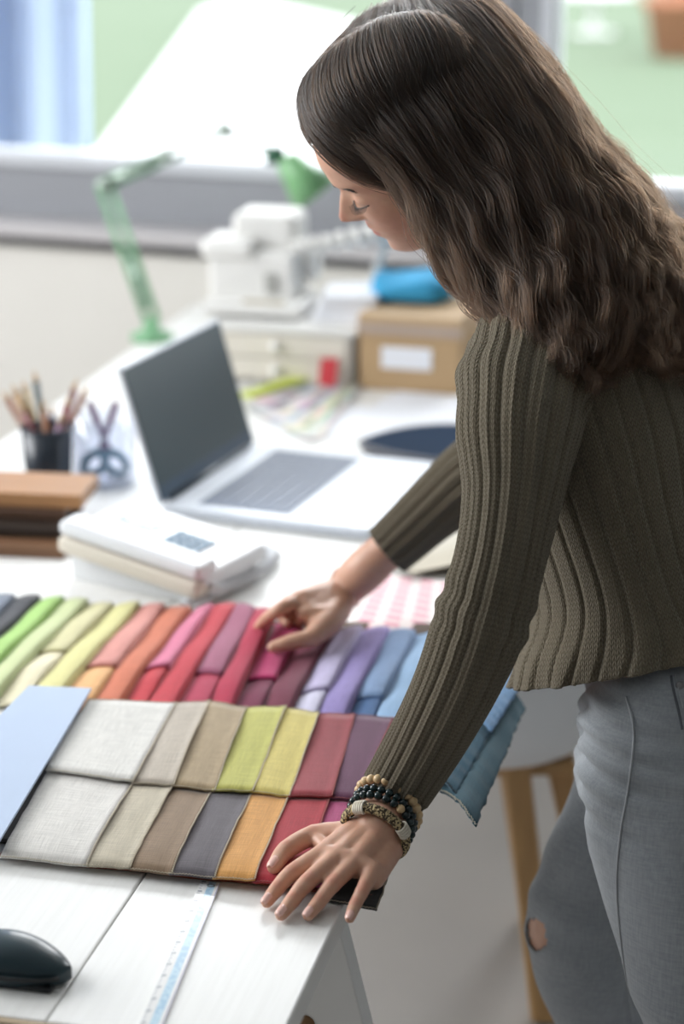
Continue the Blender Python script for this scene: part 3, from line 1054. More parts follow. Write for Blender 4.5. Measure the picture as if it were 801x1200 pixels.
# low white drawer box
q0, q1 = pz(246, 458), pz(420, 446)
dwu = unit(np.array([q1[0] - q0[0], 0.01, 0]))
dlen = q1[0] - q0[0]
hgt = rise(q0, 66)
drw = thing('drawer_box', 'low white two drawer box left of the brown carton', 'box', (q0 + q1) / 2)
dc = np.array([(q0[0] + q1[0]) / 2 - 0.02, q0[1] + 0.21, TZ])
obox('body', dc + np.array([0, 0, hgt / 2 + 0.001]), (dlen + 0.04, 0, 0), (0, 0.25, 0), (0, 0, hgt - 0.014), white_mat, drw, 0.004)
obox('top', dc + np.array([0, 0, hgt - 0.006]), (dlen + 0.06, 0, 0), (0, 0.27, 0), (0, 0, 0.014), white_mat, drw, 0.004)
for k in range(2):
    d_ = obox('drawer', dc + np.array([0, -0.127, 0.006 + (hgt - 0.02) * (0.25 + 0.5 * k)]), (dlen + 0.02, 0, 0), (0, 0.01, 0), (0, 0, (hgt - 0.02) * 0.46), cream, drw, 0.002)
    lathe('knob', [(0.001, -0.006), (0.005, -0.006), (0.006, 0.0), (0.01, 0.004), (0.01, 0.01), (0.001, 0.013)], dc + np.array([0.0, -0.132, 0.006 + (hgt - 0.02) * (0.25 + 0.5 * k)]), white_mat, d_, 16, (0, -1, 0))
zt = TZ + hgt + 0.001
# overlock sewing machine on it
sm0 = pz(290, 368, zt)
smd = dist(sm0) / 1.1
sew = thing('sewing_machine', 'white blocky overlock sewing machine on the drawer box under the window', 'machine', (sm0[0], sm0[1], zt))


def sblock(nm, x0, x1, y0, y1, d, depth, mat, bev=0.012):
    a_, b_ = pd(x0, y1, d), pd(x1, y0, d)
    u_ = np.array([b_[0] - a_[0], 0, 0])
    c_ = (a_ + b_) / 2
    return obox(nm, (c_[0], (a_[1] + b_[1]) / 2 + depth / 2, c_[2]), u_, (0, depth, 0), (0, 0, (b_ - a_)[2] + 0.0), mat, sew, bev, 4)


sblock('body', 238, 350, 292, 366, smd, 0.13, white_mat, 0.012)
sblock('needle_arm', 228, 300, 281, 306, smd - 0.02, 0.12, white_mat, 0.02)
sblock('thread_housing', 266, 349, 250, 296, smd + 0.01, 0.12, white_mat, 0.018)
sblock('base_plate', 232, 356, 356, 371, smd - 0.05, 0.17, white_mat, 0.006)
tag(sblock('face_slot', 308, 326, 320, 345, smd - 0.012, 0.01, plain('grey_slot', (176, 176, 172), 0.5), 0.002), 'grey slot in the front')
tag(sblock('cloth_plate', 282, 334, 352, 362, smd - 0.055, 0.01, plain('beige_plate', (198, 190, 172), 0.5), 0.002), 'beige presser plate')
lathe('hand_wheel', [(0.001, 0), (0.03, 0), (0.034, 0.006), (0.034, 0.02), (0.03, 0.026), (0.001, 0.026)], pd(350, 316, smd) + np.array([0.0, 0.06, 0]), white_mat, sew, 24, (1, 0, 0))
# coiled white hose beside it
hp = [pd(346, 292, smd), pd(372, 288, smd), pd(405, 281, smd), pd(440, 273, smd), pd(452, 276, smd + 0.02), pd(446, 300, smd + 0.03), pd(436, 332, smd + 0.03)]
S = spline(hp, 500)
T_, N_, B_ = frames(S)
an = np.arange(500) * 0.165
rad = np.where(np.arange(500) < 340, 0.013, 0.003)[:, None]
tag(tube('coiled_lead', S + rad * (np.cos(an)[:, None] * N_ + np.sin(an)[:, None] * B_), 0.0078, white_mat, sew, 8), 'thick white coiled lead')
# stack of white sheets
ps0 = pz(392, 372, zt)
paper = plain('white_paper', (236, 238, 244), 0.7, 0.02, 10)
for k in range(3):
    o = obox('paper_pad', (ps0[0] + 0.004 * k + 0.024, ps0[1] + 0.02, zt + 0.001 + 0.0085 + 0.0175 * k), (0.115 - 0.004 * k, 0.01 * k, 0), (-0.008 * k, 0.14, 0), (0, 0, 0.017), paper, None, 0.002)
    tag(o, ('white paper pad at the bottom of the pile behind the carton', 'white paper pad in the middle of the pile behind the carton', 'white paper pad on top of the pile behind the carton')[k], 'paper', 'paper pads on the drawer box')

# brown carton with lid and label, blue cloth on it
c0, c1 = pz(421, 456), pz(538, 464)
cu = unit(c1 - c0)
cn = unit(np.cross([0, 0, 1.0], cu))
cw = float(np.linalg.norm(c1 - c0))
chh = rise(c0, 82)
cart = thing('storage_carton', 'brown cardboard storage carton with a white label', 'box', (c0 + c1) / 2)
kraft = plain('kraft_cardboard', (184, 154, 116), 0.75, 0.04, 20)
cc = (c0 + c1) / 2 + cn * 0.1
obox('body', cc + np.array([0, 0, chh / 2 + 0.001]), cu * cw, cn * 0.2, (0, 0, chh), kraft, cart, 0.003)
obox('lid', cc + np.array([0, 0, chh + 0.002]) - np.array([0, 0, chh * 0.12]), cu * (cw + 0.006), cn * 0.207, (0, 0, chh * 0.3), plain('kraft_lid', (190, 162, 128), 0.7, 0.04, 20), cart, 0.003)
tag(obox('label_band', cc - cn * 0.104 + np.array([0, 0, chh * 0.86]), cu * (cw + 0.007), cn * 0.001, (0, 0, chh * 0.13), plain('pale_tape', (178, 160, 148), 0.5), cart, 0.0004), 'pale tape along the lid')
tag(obox('label', cc - cn * 0.1012 + cu * (-0.006) + np.array([0, 0, chh * 0.47]), cu * cw * 0.5, cn * 0.001, (0, 0, chh * 0.3), paper, cart, 0.0004), 'white paper label')
# folded blue cloth
bt = TZ + chh * 1.03 + 0.003
bc0 = pz(482, 352, bt)
n1, n2 = 24, 24
V = []
bw, bd, bh = 0.5 * 98 * dist(bc0) / FPX, 0.08, rise(bc0, 36)
for i in range(n1):
    t = pi * i / (n1 - 1) - pi / 2
    for j in range(n2 * 2):
        a_ = 2 * pi * j / (n2 * 2)
        ca, sa_ = cos(a_), sin(a_)
        rr = max(cos(t), 0.0) ** 0.28
        x = np.sign(ca) * abs(ca) ** 0.5 * bw * rr * (1 + 0.05 * sin(3 * a_))
        y = np.sign(sa_) * abs(sa_) ** 0.5 * bd * rr
        z = bh / 2 * (1 + np.sign(sin(t)) * abs(sin(t)) ** 0.7) * (1 + 0.13 * sin(x * 40) * (t > 0) + 0.1 * cos(y * 55) * (t > 0))
        V.append((bc0[0] + x, bc0[1] + 0.03 + y, bt + 0.0008 + z * 0.78))
o = mk('folded_cloth', V, grid_faces(n1, n2 * 2, True, True), plain('bright_blue_cloth', (58, 160, 208), 0.8, 0.06, 30, bump=0.3), None)
tag(o, 'bright blue folded cloth lying on the brown carton', 'cloth')

# little red ribbon card, colour fan, loose sheets
r_c = ray(384, 408)
rp0 = _C + r_c * ((dc[1] - 0.15) / r_c[1])
o = obox('red_tag', (rp0[0], rp0[1], TZ + 0.031), (0.034, 0, 0), (0.004, 0.012, 0.06), (0, -0.003, 0.0006), plain('red_card', (206, 60, 68), 0.6), None, 0.0005)
tag(o, 'small red card leaning on the white drawer box', 'card')
fanb = pz(396, 430, TZ + 0.004)
fan = thing('colour_fan', 'fanned deck of pale colour cards with a lime cover behind the laptop', 'colour cards', (fanb[0] - 0.09, fanb[1] - 0.12, TZ))
blade_cols = [(196, 208, 88), (205, 205, 200), (150, 156, 168), (222, 222, 218), (206, 190, 196), (178, 190, 206), (226, 222, 210), (212, 206, 176), (190, 204, 196), (222, 214, 214)]
for k, c in enumerate(blade_cols):
    e0 = pz(397 + 2.0 * k, 434 + 1.2 * k, TZ + 0.004)
    e1 = pz(288 + 8.2 * k, 474 + 4.4 * k, TZ + 0.004)
    d_ = e1 - e0
    if k == 0:
        e1 = pz(286, 470, TZ + 0.004)
        d_ = e1 - e0
    w_ = unit(np.cross([0, 0, 1.0], d_)) * (0.038 if k == 0 else 0.045)
    b_ = obox('colour_card', (e0 + e1) / 2 + np.array([0, 0, 0.006 - 0.0006 * k + (0.004 if k == 0 else 0)]), d_, w_, (0, 0, 0.0006 if k else 0.004), plain('card_print', c, 0.6, 0.02), fan, 0)
    if k:
        for s_ in range(4):
            obox('colour_chip', e0 + d_ * (0.3 + 0.19 * s_) + np.array([0, 0, 0.0066 - 0.0006 * k]), d_ * 0.14, w_ * 0.8, (0, 0, 0.0003),
                 plain('chip_print', tuple(np.clip(np.array(c) * (0.75 + 0.12 * ((k * 3 + s_) % 4)) + rng.normal(0, 14, 3), 40, 250)), 0.6), b_, 0)
lsh = [((420, 494), 0.30, 0.2, 0.15, 'loose white sheet lying behind the laptop beside the colour cards'), ((500, 480), 0.2, 0.2, -0.2, 'loose white sheet lying in front of the brown carton')]
for k, (q, w_, h_, r_, lab) in enumerate(lsh):
    p_ = pz(*q)
    o = obox('paper_sheet', p_ + np.array([0, 0, 0.0012 + 0.0008 * k]), (w_ * cos(r_), w_ * sin(r_), 0), (-h_ * sin(r_), h_ * cos(r_), 0), (0, 0, 0.0006), paper, None, 0)
    tag(o, lab, 'paper')

# dark blue pointed tray right of the laptop
d0 = pz(418, 530, TZ)
dd_ = pz(560, 520, TZ)
tip, endp = pz(418, 532, TZ), pz(580, 515, TZ)
n1 = 28
tu = unit(endp - tip)
tv = unit(np.cross([0, 0, 1.0], tu))
LL = np.linalg.norm(endp - tip)
out = []
for t in np.linspace(0, 1, n1):
    out.append((t, 0.075 * (sin(pi * t * 0.92) ** 0.75 if t > 0 else 0) * 0.85))
for t in np.linspace(1, 0, n1)[1:-1]:
    out.append((t, -0.16 * (sin(pi * t * 0.95) ** 0.85)))
ring = lambda s, z: [tip + tu * LL * (0.5 + (t - 0.5) * s) + tv * w * s + np.array([0, 0, z]) for t, w in out]
rings = ring(0.9, 0.001) + ring(1.0, 0.02) + ring(0.985, 0.0225) + ring(0.95, 0.019)
nn = len(out)
tray = thing('pointed_tray', 'dark blue pointed oval tray with a grey rim right of the laptop', 'tray', (tip + endp) / 2)
mk('grey_rim', rings, grid_faces(4, nn, True), plain('grey_tray_rim', (150, 150, 156), 0.4), tray)
mk('blue_inset', ring(0.955, 0.0185) + ring(0.955, 0.0205), grid_faces(2, nn, True, True), plain('navy_felt', (30, 50, 74), 0.85, 0.04, spec=0.1), tray, False)

# small beige colour cards between the arms
for k in range(5):
    e0, e1 = pz(478, 668 + 2 * k), pz(556 + 3 * k, 622 + 9 * k)
    d_ = e1 - e0
    o = obox('beige_card', (e0 + e1) / 2 + np.array([0, 0, 0.006 + 0.0022 * k]), d_ * 1.1, unit(np.cross([0, 0, 1.0], d_)) * 0.05, (0, 0, 0.0015), plain('beige_card', (206 - 6 * k, 200 - 7 * k, 186 - 9 * k), 0.6), None, 0)
    tag(o, ('palest beige sample card, lowest of the small fan behind the right sleeve', 'second lowest beige sample card of the small fan behind the right sleeve', 'middle beige sample card of the small fan behind the right sleeve', 'second highest beige sample card of the small fan behind the right sleeve', 'darkest beige sample card, topmost of the small fan behind the right sleeve')[k], 'card', 'beige cards fanned behind the right sleeve')

# ------------------------------------------------------------------ white chair with wooden legs tucked in beside the table
ccn = pd(572, 838, 2.95)
sz = float(ccn[2]) + 0.06
cf = unit(_F * [1, 1, 0])                    # away from the camera
cr = np.array([cf[1], -cf[0], 0])
cg = np.array([ccn[0], ccn[1], 0])
chair = thing('shell_chair', 'white moulded chair with pale wooden legs beside the table', 'chair', cg)
shell = plain('white_shell', (238, 242, 246), 0.35, 0.02, 10)
n1, n2 = 16, 44
V = []
for i in range(n1):
    t = i / (n1 - 1)
    for j in range(n2):
        a_ = 2 * pi * j / n2
        rr = 0.235 * sin(t * pi / 2) ** 0.8
        V.append(cg + cr * rr * cos(a_) + cf * rr * sin(a_) + np.array([0, 0, sz - 0.11 + 0.21 * t ** 2.2]))
o = mk('seat_shell', V, grid_faces(n1, n2, True), shell, chair)
m_ = o.modifiers.new('thick', 'SOLIDIFY')
m_.thickness = 0.008
V = []
for i in range(12):
    t = i / 11
    for j in range(25):
        s = (j / 24 - 0.5)
        w_ = 0.42 * (1 - 0.2 * t ** 3)
        V.append(cg + cf * (0.16 + 0.05 * t - 0.10 * (2 * s) ** 2) + cr * s * w_ + np.array([0, 0, sz - 0.01 + 0.17 * t]))
o = mk('backrest', V, grid_faces(12, 25, False), shell, chair)
m_ = o.modifiers.new('thick', 'SOLIDIFY')
m_.thickness = 0.008
beech = wood('pale_beech', (190, 150, 100), 0.45, 2)
legs = [((0.035, -0.10), (0.085, -0.18)), ((0.10, -0.05), (0.20, -0.09)), ((0.03, 0.08), (0.095, 0.14)), ((0.10, 0.10), (0.20, 0.20))]
for (tx, ty), (bx, by) in legs:
    a_ = cg + cr * tx + cf * ty + np.array([0, 0, sz - 0.085])
    b_ = cg + cr * bx + cf * by
    V_, F_ = boxgeo((a_ + b_) / 2, cr * 0.042, unit(np.cross(a_ - b_, cr)) * 0.03, a_ - b_, 0.006)
    V_ = V_ + 0
    mk('leg', V_, F_, beech, chair, False)
obox('cross_rail', cg + np.array([0, 0, sz - 0.11]) + cr * 0.03, cr * 0.2, cf * 0.2, (0, 0, 0.02), beech, chair, 0.004)


# ------------------------------------------------------------------ the woman
def cv(r, u, f):
    """direction given right, up, away as the camera sees it"""
    return _R * r + _U * u + _F * f


def K(x, y, d):
    return pd(x, y, d)


def loftgeo(C, A1, A2, H1, H2, seg=48, n=None, exps=1.0, mod=None, cap=True):
    """rings at C with axes A1 (half H1) and A2 (half H2); n resamples along the path; mod(t, a) scales the radius"""
    C = np.asarray(C, float)
    H1, H2 = np.asarray(H1, float), np.asarray(H2, float)
    A1 = np.broadcast_to(np.asarray(A1, float), C.shape)
    A2 = np.broadcast_to(np.asarray(A2, float), C.shape)
    if n:
        Q = spline(np.hstack([C, A1, A2, H1[:, None], H2[:, None]]), n)
        C, A1, A2, H1, H2 = Q[:, :3], Q[:, 3:6], Q[:, 6:9], Q[:, 9], Q[:, 10]
    A1 = A1 / np.linalg.norm(A1, axis=1)[:, None]
    A2 = A2 / np.linalg.norm(A2, axis=1)[:, None]
    m = len(C)
    a = np.arange(seg) * 2 * pi / seg
    ca, sa = np.cos(a), np.sin(a)
    ca = np.sign(ca) * np.abs(ca) ** exps
    sa = np.sign(sa) * np.abs(sa) ** exps
    t = np.linspace(0, 1, m)
    k = np.ones((m, seg)) if mod is None else mod(t[:, None], a[None, :])
    V = C[:, None] + (H1[:, None] * ca[None] * k)[..., None] * A1[:, None] + (H2[:, None] * sa[None] * k)[..., None] * A2[:, None]
    Lp = np.concatenate([[0], np.cumsum(np.linalg.norm(np.diff(C, axis=0), axis=1))])
    uv = np.stack([np.broadcast_to(a[None] / (2 * pi), (m, seg)), np.broadcast_to(Lp[:, None], (m, seg))], 2).reshape(-1, 2)
    return V.reshape(-1, 3), grid_faces(m, seg, True, cap), uv


def limb(P, r, n=24, seg=20):
    """tapering limb with rounded ends"""
    Q = spline(np.hstack([np.asarray(P, float), np.asarray(r, float)[:, None]]), n)
    C, rr = Q[:, :3], Q[:, 3]
    d0, d1 = unit(C[0] - C[1]), unit(C[-1] - C[-2])
    th = [1.45, 1.1, 0.7, 0.35]
    C = np.vstack([[C[0] + d0 * rr[0] * sin(q) for q in th], C, [C[-1] + d1 * rr[-1] * sin(q) for q in th[::-1]]])
    rr = np.concatenate([[rr[0] * max(cos(q), 0.05) for q in th], rr, [rr[-1] * max(cos(q), 0.05) for q in th[::-1]]])
    return tubegeo(C, rr, seg, True)


def ellipsoid(c, ax, h, n=16, m=24):
    V = []
    for i in range(n):
        t = pi * (i + 0.5) / n
        for j in range(m):
            a = 2 * pi * j / m
            V.append(np.asarray(c) + ax[0] * h[0] * sin(t) * cos(a) + ax[1] * h[1] * sin(t) * sin(a) + ax[2] * h[2] * cos(t))
    return np.array(V), grid_faces(n, m, True, True)


woman = thing('person', 'woman with wavy brown hair, olive ribbed sweater and grey jeans leaning over the table', 'person', (pd(760, 900, 2.1)[0] + 0.05, pd(760, 900, 2.1)[1], 0))

# --- head, in its own axes: x to her left ear, y forward, z up
dn0 = unit(cv(0.66 * 0.82, -0.75 * 0.82, 0.57))
f0 = unit(cv(-0.75, -0.66, 0.0))
f0 = unit(f0 - dn0 * (f0 @ dn0))
l0 = np.cross(f0, dn0)
if l0 @ _F > 0:
    l0 = -l0
TURN = radians(12)
hf = cos(TURN) * f0 - sin(TURN) * l0
hlx = unit(l0 - hf * (l0 @ hf))
hz = -dn0
HC = pd(400, 223, 2.065) - hf * 0.088


def HP(x, y, z):
    return HC + hlx * x + hf * y + hz * z


sec = np.array([  # z, front, back, half width
    (0.114, -0.005, -0.025, 0.008), (0.108, 0.032, -0.062, 0.042), (0.094, 0.060, -0.086, 0.060), (0.072, 0.080, -0.100, 0.070),
    (0.045, 0.0905, -0.106, 0.0745), (0.022, 0.0915, -0.105, 0.0750), (0.010, 0.0895, -0.102, 0.0735), (0.0, 0.0860, -0.100, 0.0725), (-0.02, 0.0850, -0.094, 0.0695),
    (-0.04, 0.0850, -0.084, 0.0655), (-0.056, 0.0855, -0.075, 0.0605), (-0.075, 0.0830, -0.062, 0.0525), (-0.095, 0.0800, -0.040, 0.0410),
    (-0.107, 0.0730, -0.010, 0.0300), (-0.1145, 0.055, 0.015, 0.0120)])
zz = np.concatenate([np.linspace(0.114, 0.03, 36), np.linspace(0.0285, -0.1145, 130)])
fr_, bk_, hw_ = (np.interp(-zz, -sec[:, 0], sec[:, i]) for i in (1, 2, 3))


def sm(v):
    k = np.array([1, 2, 3, 2, 1]) / 9
    return np.convolve(np.pad(v, 2, 'edge'), k, 'valid')


fr_, bk_, hw_ = sm(sm(fr_)), sm(sm(bk_)), sm(sm(hw_))
phi = np.linspace(-pi, pi, 160, endpoint=False)


def gs(d, s):
    return np.exp(-(d / s) ** 2)


rows = []
for z, a, b, w in zip(zz, fr_, bk_, hw_):
    yc = -0.012 if z > -0.05 else -0.012 + 0.03 * min(1, (-0.05 - z) / 0.06)
    c_, s_ = np.cos(phi), np.sin(phi)
    x = w * np.sign(s_) * np.abs(s_) ** 0.92
    y = np.where(c_ > 0, yc + (a - yc) * np.abs(c_) ** 0.82, yc - (yc - b) * np.abs(c_) ** 0.9)
    fm = np.clip(c_ * 2.2, 0, 1)
    ax_ = np.abs(x)
    d = np.zeros_like(x)
    # nose: bridge to tip, wings beside it
    if -0.046 < z < 0.012:
        nz_ = np.interp(-z, [-0.012, 0.0, 0.012, 0.026, 0.032, 0.0365, 0.042], [0.0, 0.0045, 0.0145, 0.0245, 0.0255, 0.0150, 0.0])
        wn = np.interp(-z, [-0.012, 0.012, 0.030, 0.042], [0.0095, 0.0085, 0.0120, 0.0125])
        d += nz_ * np.exp(-(ax_ / wn) ** 2.2)
    d += 0.0065 * gs(ax_ - 0.0135, 0.006) * gs(z + 0.033, 0.006)
    # eye hollow, lid bulge, cheek, brow
    d -= 0.0085 * gs(ax_ - 0.024, 0.016) * gs(z - 0.001, 0.0115)
    d += 0.0062 * gs(ax_ - 0.031, 0.0125) * gs(z + 0.004, 0.0085)
    d -= 0.0022 * gs(ax_ - 0.031, 0.014) * gs(z + 0.0145, 0.0035)
    d += 0.0022 * gs(ax_ - 0.028, 0.018) * gs(z - 0.020, 0.007)
    d += 0.0035 * gs(ax_ - 0.043, 0.018) * gs(z + 0.032, 0.018)
    # mouth
    d += 0.0050 * gs(ax_, 0.021) * gs(z + 0.0540, 0.0055) - 0.0045 * gs(ax_, 0.022) * gs(z + 0.0605, 0.0019)
    d += 0.0048 * gs(ax_, 0.018) * gs(z + 0.0665, 0.0048) - 0.0028 * gs(ax_, 0.018) * gs(z + 0.078, 0.005)
    d += 0.0035 * gs(ax_, 0.016) * gs(z + 0.097, 0.008)
    d -= 0.0015 * gs(ax_, 0.004) * gs(z + 0.052, 0.004)
    y = y + d * fm
    rows.append(np.stack([x, y, np.full_like(x, z)], 1))
hv_ = np.concatenate(rows)
head_geo = (HC + hv_[:, :1] * hlx + hv_[:, 1:2] * hf + hv_[:, 2:] * hz, grid_faces(len(zz), 160, True, True))
ear = ellipsoid(HP(0.074, -0.012, -0.012), (hlx, hf, hz), (0.010, 0.018, 0.031))
ear2 = ellipsoid(HP(-0.074, -0.012, -0.012), (hlx, hf, hz), (0.010, 0.018, 0.031))

# --- trunk axes
Lsh, Rsh = K(622, 425, 1.95), K(640, 392, 2.22)
lat = unit(Lsh - Rsh)                       # towards her left (the camera side)
up_t = unit(K(655, 400, 2.07) - K(738, 800, 2.06))
fwd_t = unit(np.cross(up_t, lat))
if fwd_t @ _R > 0:
    fwd_t = -fwd_t
lat = unit(np.cross(fwd_t, up_t))
if lat @ _F > 0:
    lat = -lat
tor_c = [K(762, 772, 2.06), K(758, 742, 2.06), K(748, 690, 2.06), K(730, 610, 2.065), K(712, 530, 2.07), K(688, 455, 2.075), K(668, 405, 2.075), K(650, 372, 2.08), K(636, 345, 2.08)]
tor_f = [0.150, 0.144, 0.121, 0.126, 0.132, 0.122, 0.098, 0.070, 0.056]
tor_l = [0.178, 0.175, 0.166, 0.170, 0.178, 0.184, 0.165, 0.105, 0.068]
core = loftgeo(tor_c, fwd_t, lat, np.array(tor_f) - 0.016, np.array(tor_l) - 0.016, 40, 50)[:2]
neck = limb([K(652, 385, 2.08), K(615, 300, 2.08), HP(0, -0.03, -0.05), HP(0, -0.02, 0.0)], [0.062, 0.056, 0.056, 0.05], 24)
pelv_c = [K(805, 760, 2.06), K(812, 840, 2.06), K(810, 905, 2.06), K(806, 945, 2.06)]
pelv = loftgeo(pelv_c, fwd_t, lat, [0.108, 0.120, 0.118, 0.07], [0.150, 0.168, 0.165, 0.09], 40, 20)[:2]
# legs (joint positions, radii)
nleg = [K(786, 845, 1.975), K(787, 930, 1.965), K(796, 1020, 1.965), K(814, 1110, 1.97), K(836, 1215, 1.98)]
kn = nleg[-1]
nleg += [np.array([kn[0] + 0.035, kn[1] + 0.02, kn[2] - 0.14]), np.array([kn[0] + 0.10, kn[1] + 0.04, 0.10])]
nr = [0.095, 0.095, 0.088, 0.080, 0.069, 0.062, 0.044]
fleg = [K(785, 850, 2.17), K(758, 930, 2.19), K(718, 1000, 2.20), K(686, 1060, 2.21), K(680, 1095, 2.22), K(690, 1150, 2.25)]
kf = fleg[-1]
fleg += [np.array([kf[0] + 0.07, kf[1] + 0.06, kf[2] - 0.17]), np.array([kf[0] + 0.16, kf[1] + 0.12, 0.10])]
frd = [0.092, 0.088, 0.076, 0.068, 0.0655, 0.060, 0.058, 0.042]
leg_n = limb(nleg, np.array(nr) - 0.008, 40, 28)
leg_f = limb(fleg, np.array(frd) - 0.0035, 40, 28)

# --- arms
LS_P = [K(640, 408, 2.0), K(622, 440, 1.945), K(606, 505, 1.905), K(599, 580, 1.885), K(587, 650, 1.875), K(567, 722, 1.875), K(541, 788, 1.89), K(505, 856, 1.92), K(464, 925, 1.955)]
LS_R = [0.062, 0.070, 0.062, 0.0485, 0.0440, 0.0455, 0.0420, 0.0385, 0.0350]
Lw = pz(441, 972, TZ + 0.043)
armL = limb(LS_P + [Lw], [r * 0.8 for r in LS_R] + [0.0255], 60, 24)
RS_P = [K(640, 400, 2.2), K(622, 470, 2.27), K(606, 540, 2.36), K(580, 548, 2.40), K(545, 566, 2.415), K(500, 604, 2.43), K(453, 645, 2.44)]
RS_R = [0.060, 0.062, 0.056, 0.052, 0.046, 0.039, 0.034]
Rw = pz(402, 692, TZ + 0.058)
armR = limb(RS_P + [K(428, 668, 2.45), Rw], [r * 0.78 for r in RS_R] + [0.0285, 0.0255], 60, 24)


# --- left hand, flat on the table corner
def hp(cx, cy, h):
    return pz(280 + cx / 3.08, 880 + cy / 3.08, TZ + h)


LH = {
    'index': [hp(300, 372, 0.036), hp(190, 440, 0.024), hp(135, 500, 0.013), hp(100, 545, 0.008)],
    'middle': [hp(358, 380, 0.038), hp(245, 475, 0.025), hp(192, 540, 0.013), hp(152, 590, 0.008)],
    'ring': [hp(420, 398, 0.036), hp(335, 485, 0.024), hp(288, 545, 0.013), hp(250, 592, 0.008)],
    'pinky': [hp(482, 425, 0.031), hp(442, 510, 0.020), hp(415, 562, 0.011), hp(399, 603, 0.007)],
    'thumb': [hp(395, 300, 0.036), hp(270, 305, 0.032), hp(170, 358, 0.027), hp(126, 418, 0.0225)]}
FR = {'index': (0.0105, 0.0088, 0.0080, 0.0066), 'middle': (0.0106, 0.0090, 0.0081, 0.0068), 'ring': (0.0102, 0.0085, 0.0077, 0.0064),
      'pinky': (0.0092, 0.0074, 0.0068, 0.0057), 'thumb': (0.0145, 0.0112, 0.0100, 0.0078)}
geos = [head_geo, ear, ear2, core, neck, pelv, leg_n, leg_f, armL, armR]
for k, P in LH.items():
    geos.append(limb(P, FR[k], 26, 14))
    for j_, rk in ((1, 1.06), (2, 1.05)):                       # knuckle swellings
        geos.append(ellipsoid(P[j_], np.eye(3), (FR[k][j_] * rk,) * 3, 8, 12))
    if k != 'thumb':
        side = {'index': 0.012, 'middle': 0.004, 'ring': -0.005, 'pinky': -0.013}[k]
        s0 = Lw + unit(P[0] - LH['pinky'][0]) * (0.0 if k == 'pinky' else 0.0) + unit(LH['index'][0] - LH['pinky'][0]) * side - np.array([0, 0, 0.002])
        geos.append(limb([s0, s0 * 0.5 + P[0] * 0.5 + np.array([0, 0, 0.0]), P[0]], [0.0175, 0.0145, 0.0108], 16, 14))
        geos.append(limb([s0 - [0, 0, 0.012], s0 * 0.45 + P[0] * 0.55 - [0, 0, 0.012], P[0] - [0, 0, 0.009]], [0.014, 0.013, 0.010], 16, 14))
geos.append(limb([LH['index'][0], LH['middle'][0], LH['ring'][0], LH['pinky'][0]], [0.0098, 0.0102, 0.0098, 0.0088], 16, 12))
geos.append(limb([Lw + unit(LH['index'][0] - LH['pinky'][0]) * 0.012 - [0, 0, 0.004], LH['thumb'][0] * 0.6 + Lw * 0.4, LH['thumb'][0]], [0.018, 0.0175, 0.015], 14, 14))
geos.append(limb([LH['thumb'][1], LH['thumb'][0] * 0.35 + LH['index'][0] * 0.65 - [0, 0, 0.006]], [0.009, 0.009], 10, 12))    # web
geos.append(limb([Lw - [0, 0, 0.012] - unit(LH['index'][0] - LH['pinky'][0]) * 0.016, LH['pinky'][0] - [0, 0, 0.010] - unit(LH['index'][0] - LH['pinky'][0]) * 0.0], [0.016, 0.013], 14, 14))


# --- right hand, pinching a swatch strip
def rp(cx, cy, h):
    return pz(290 + cx / 5.0, 660 + cy / 5.0, TZ + h)


RH = {
    'index': [rp(300, 215, 0.072), rp(190, 268, 0.070), rp(110, 325, 0.052), rp(62, 372, 0.034)],
    'middle': [rp(330, 205, 0.073), rp(225, 240, 0.062), rp(195, 300, 0.036), rp(232, 352, 0.030)],
    'ring': [rp(365, 205, 0.066), rp(265, 245, 0.050), rp(250, 310, 0.030), rp(300, 350, 0.028)],
    'pinky': [rp(405, 215, 0.056), rp(320, 265, 0.040), rp(305, 320, 0.028), rp(350, 350, 0.026)],
    'thumb': [rp(480, 330, 0.050), rp(385, 425, 0.044), rp(250, 462, 0.040), rp(150, 492, 0.034)]}
for k, P in RH.items():
    rr = np.array(FR[k]) * 1.02
    geos.append(limb(P, rr, 26, 14))
    if k != 'thumb':
        s0 = Rw + (P[0] - RH['index'][0]) * 0.35
        geos.append(limb([s0, s0 * 0.5 + P[0] * 0.5, P[0]], [0.019, 0.017, 0.0125], 16, 14))
geos.append(limb([RH['index'][0], RH['middle'][0], RH['ring'][0], RH['pinky'][0]], [0.0115, 0.012, 0.0115, 0.010], 16, 12))
geos.append(limb([Rw - [0, 0, 0.006], RH['thumb'][0], RH['thumb'][1]], [0.022, 0.0195, 0.0135], 14, 16))
geos.append(limb([RH['thumb'][0] + [0, 0, 0.006], RH['index'][0] * 0.6 + RH['thumb'][1] * 0.4], [0.014, 0.011], 12, 12))
for f_ in (0.2, 0.4, 0.6, 0.8):
    m_a = RH['index'][0] * (1 - f_) + RH['thumb'][0] * f_
    m_b = RH['index'][0] * (1 - f_) + (RH['thumb'][1] * 0.75 + RH['thumb'][0] * 0.25) * f_
    geos.append(limb([Rw, m_a * 0.6 + Rw * 0.4, m_b * 0.7 + m_a * 0.3], [0.021, 0.0185, 0.0125], 14, 14))
# feet inside the shoes
shoe_pts = []
for P in (nleg, fleg):
    a_ = P[-1]
    toe = a_ + np.array([-0.17, -0.01, -0.06])
    geos.append(limb([a_, a_ + [0.02, 0, -0.05], toe + [0.08, 0, 0.012], toe], [0.036, 0.036, 0.032, 0.024], 16, 16))
    shoe_pts.append((a_, toe))
bV, bF = remesh(geos, 0.0024, 4, 0.5)

g = NT('skin')
geo = g.n('ShaderNodeNewGeometry')
pos = geo.outputs['Position']


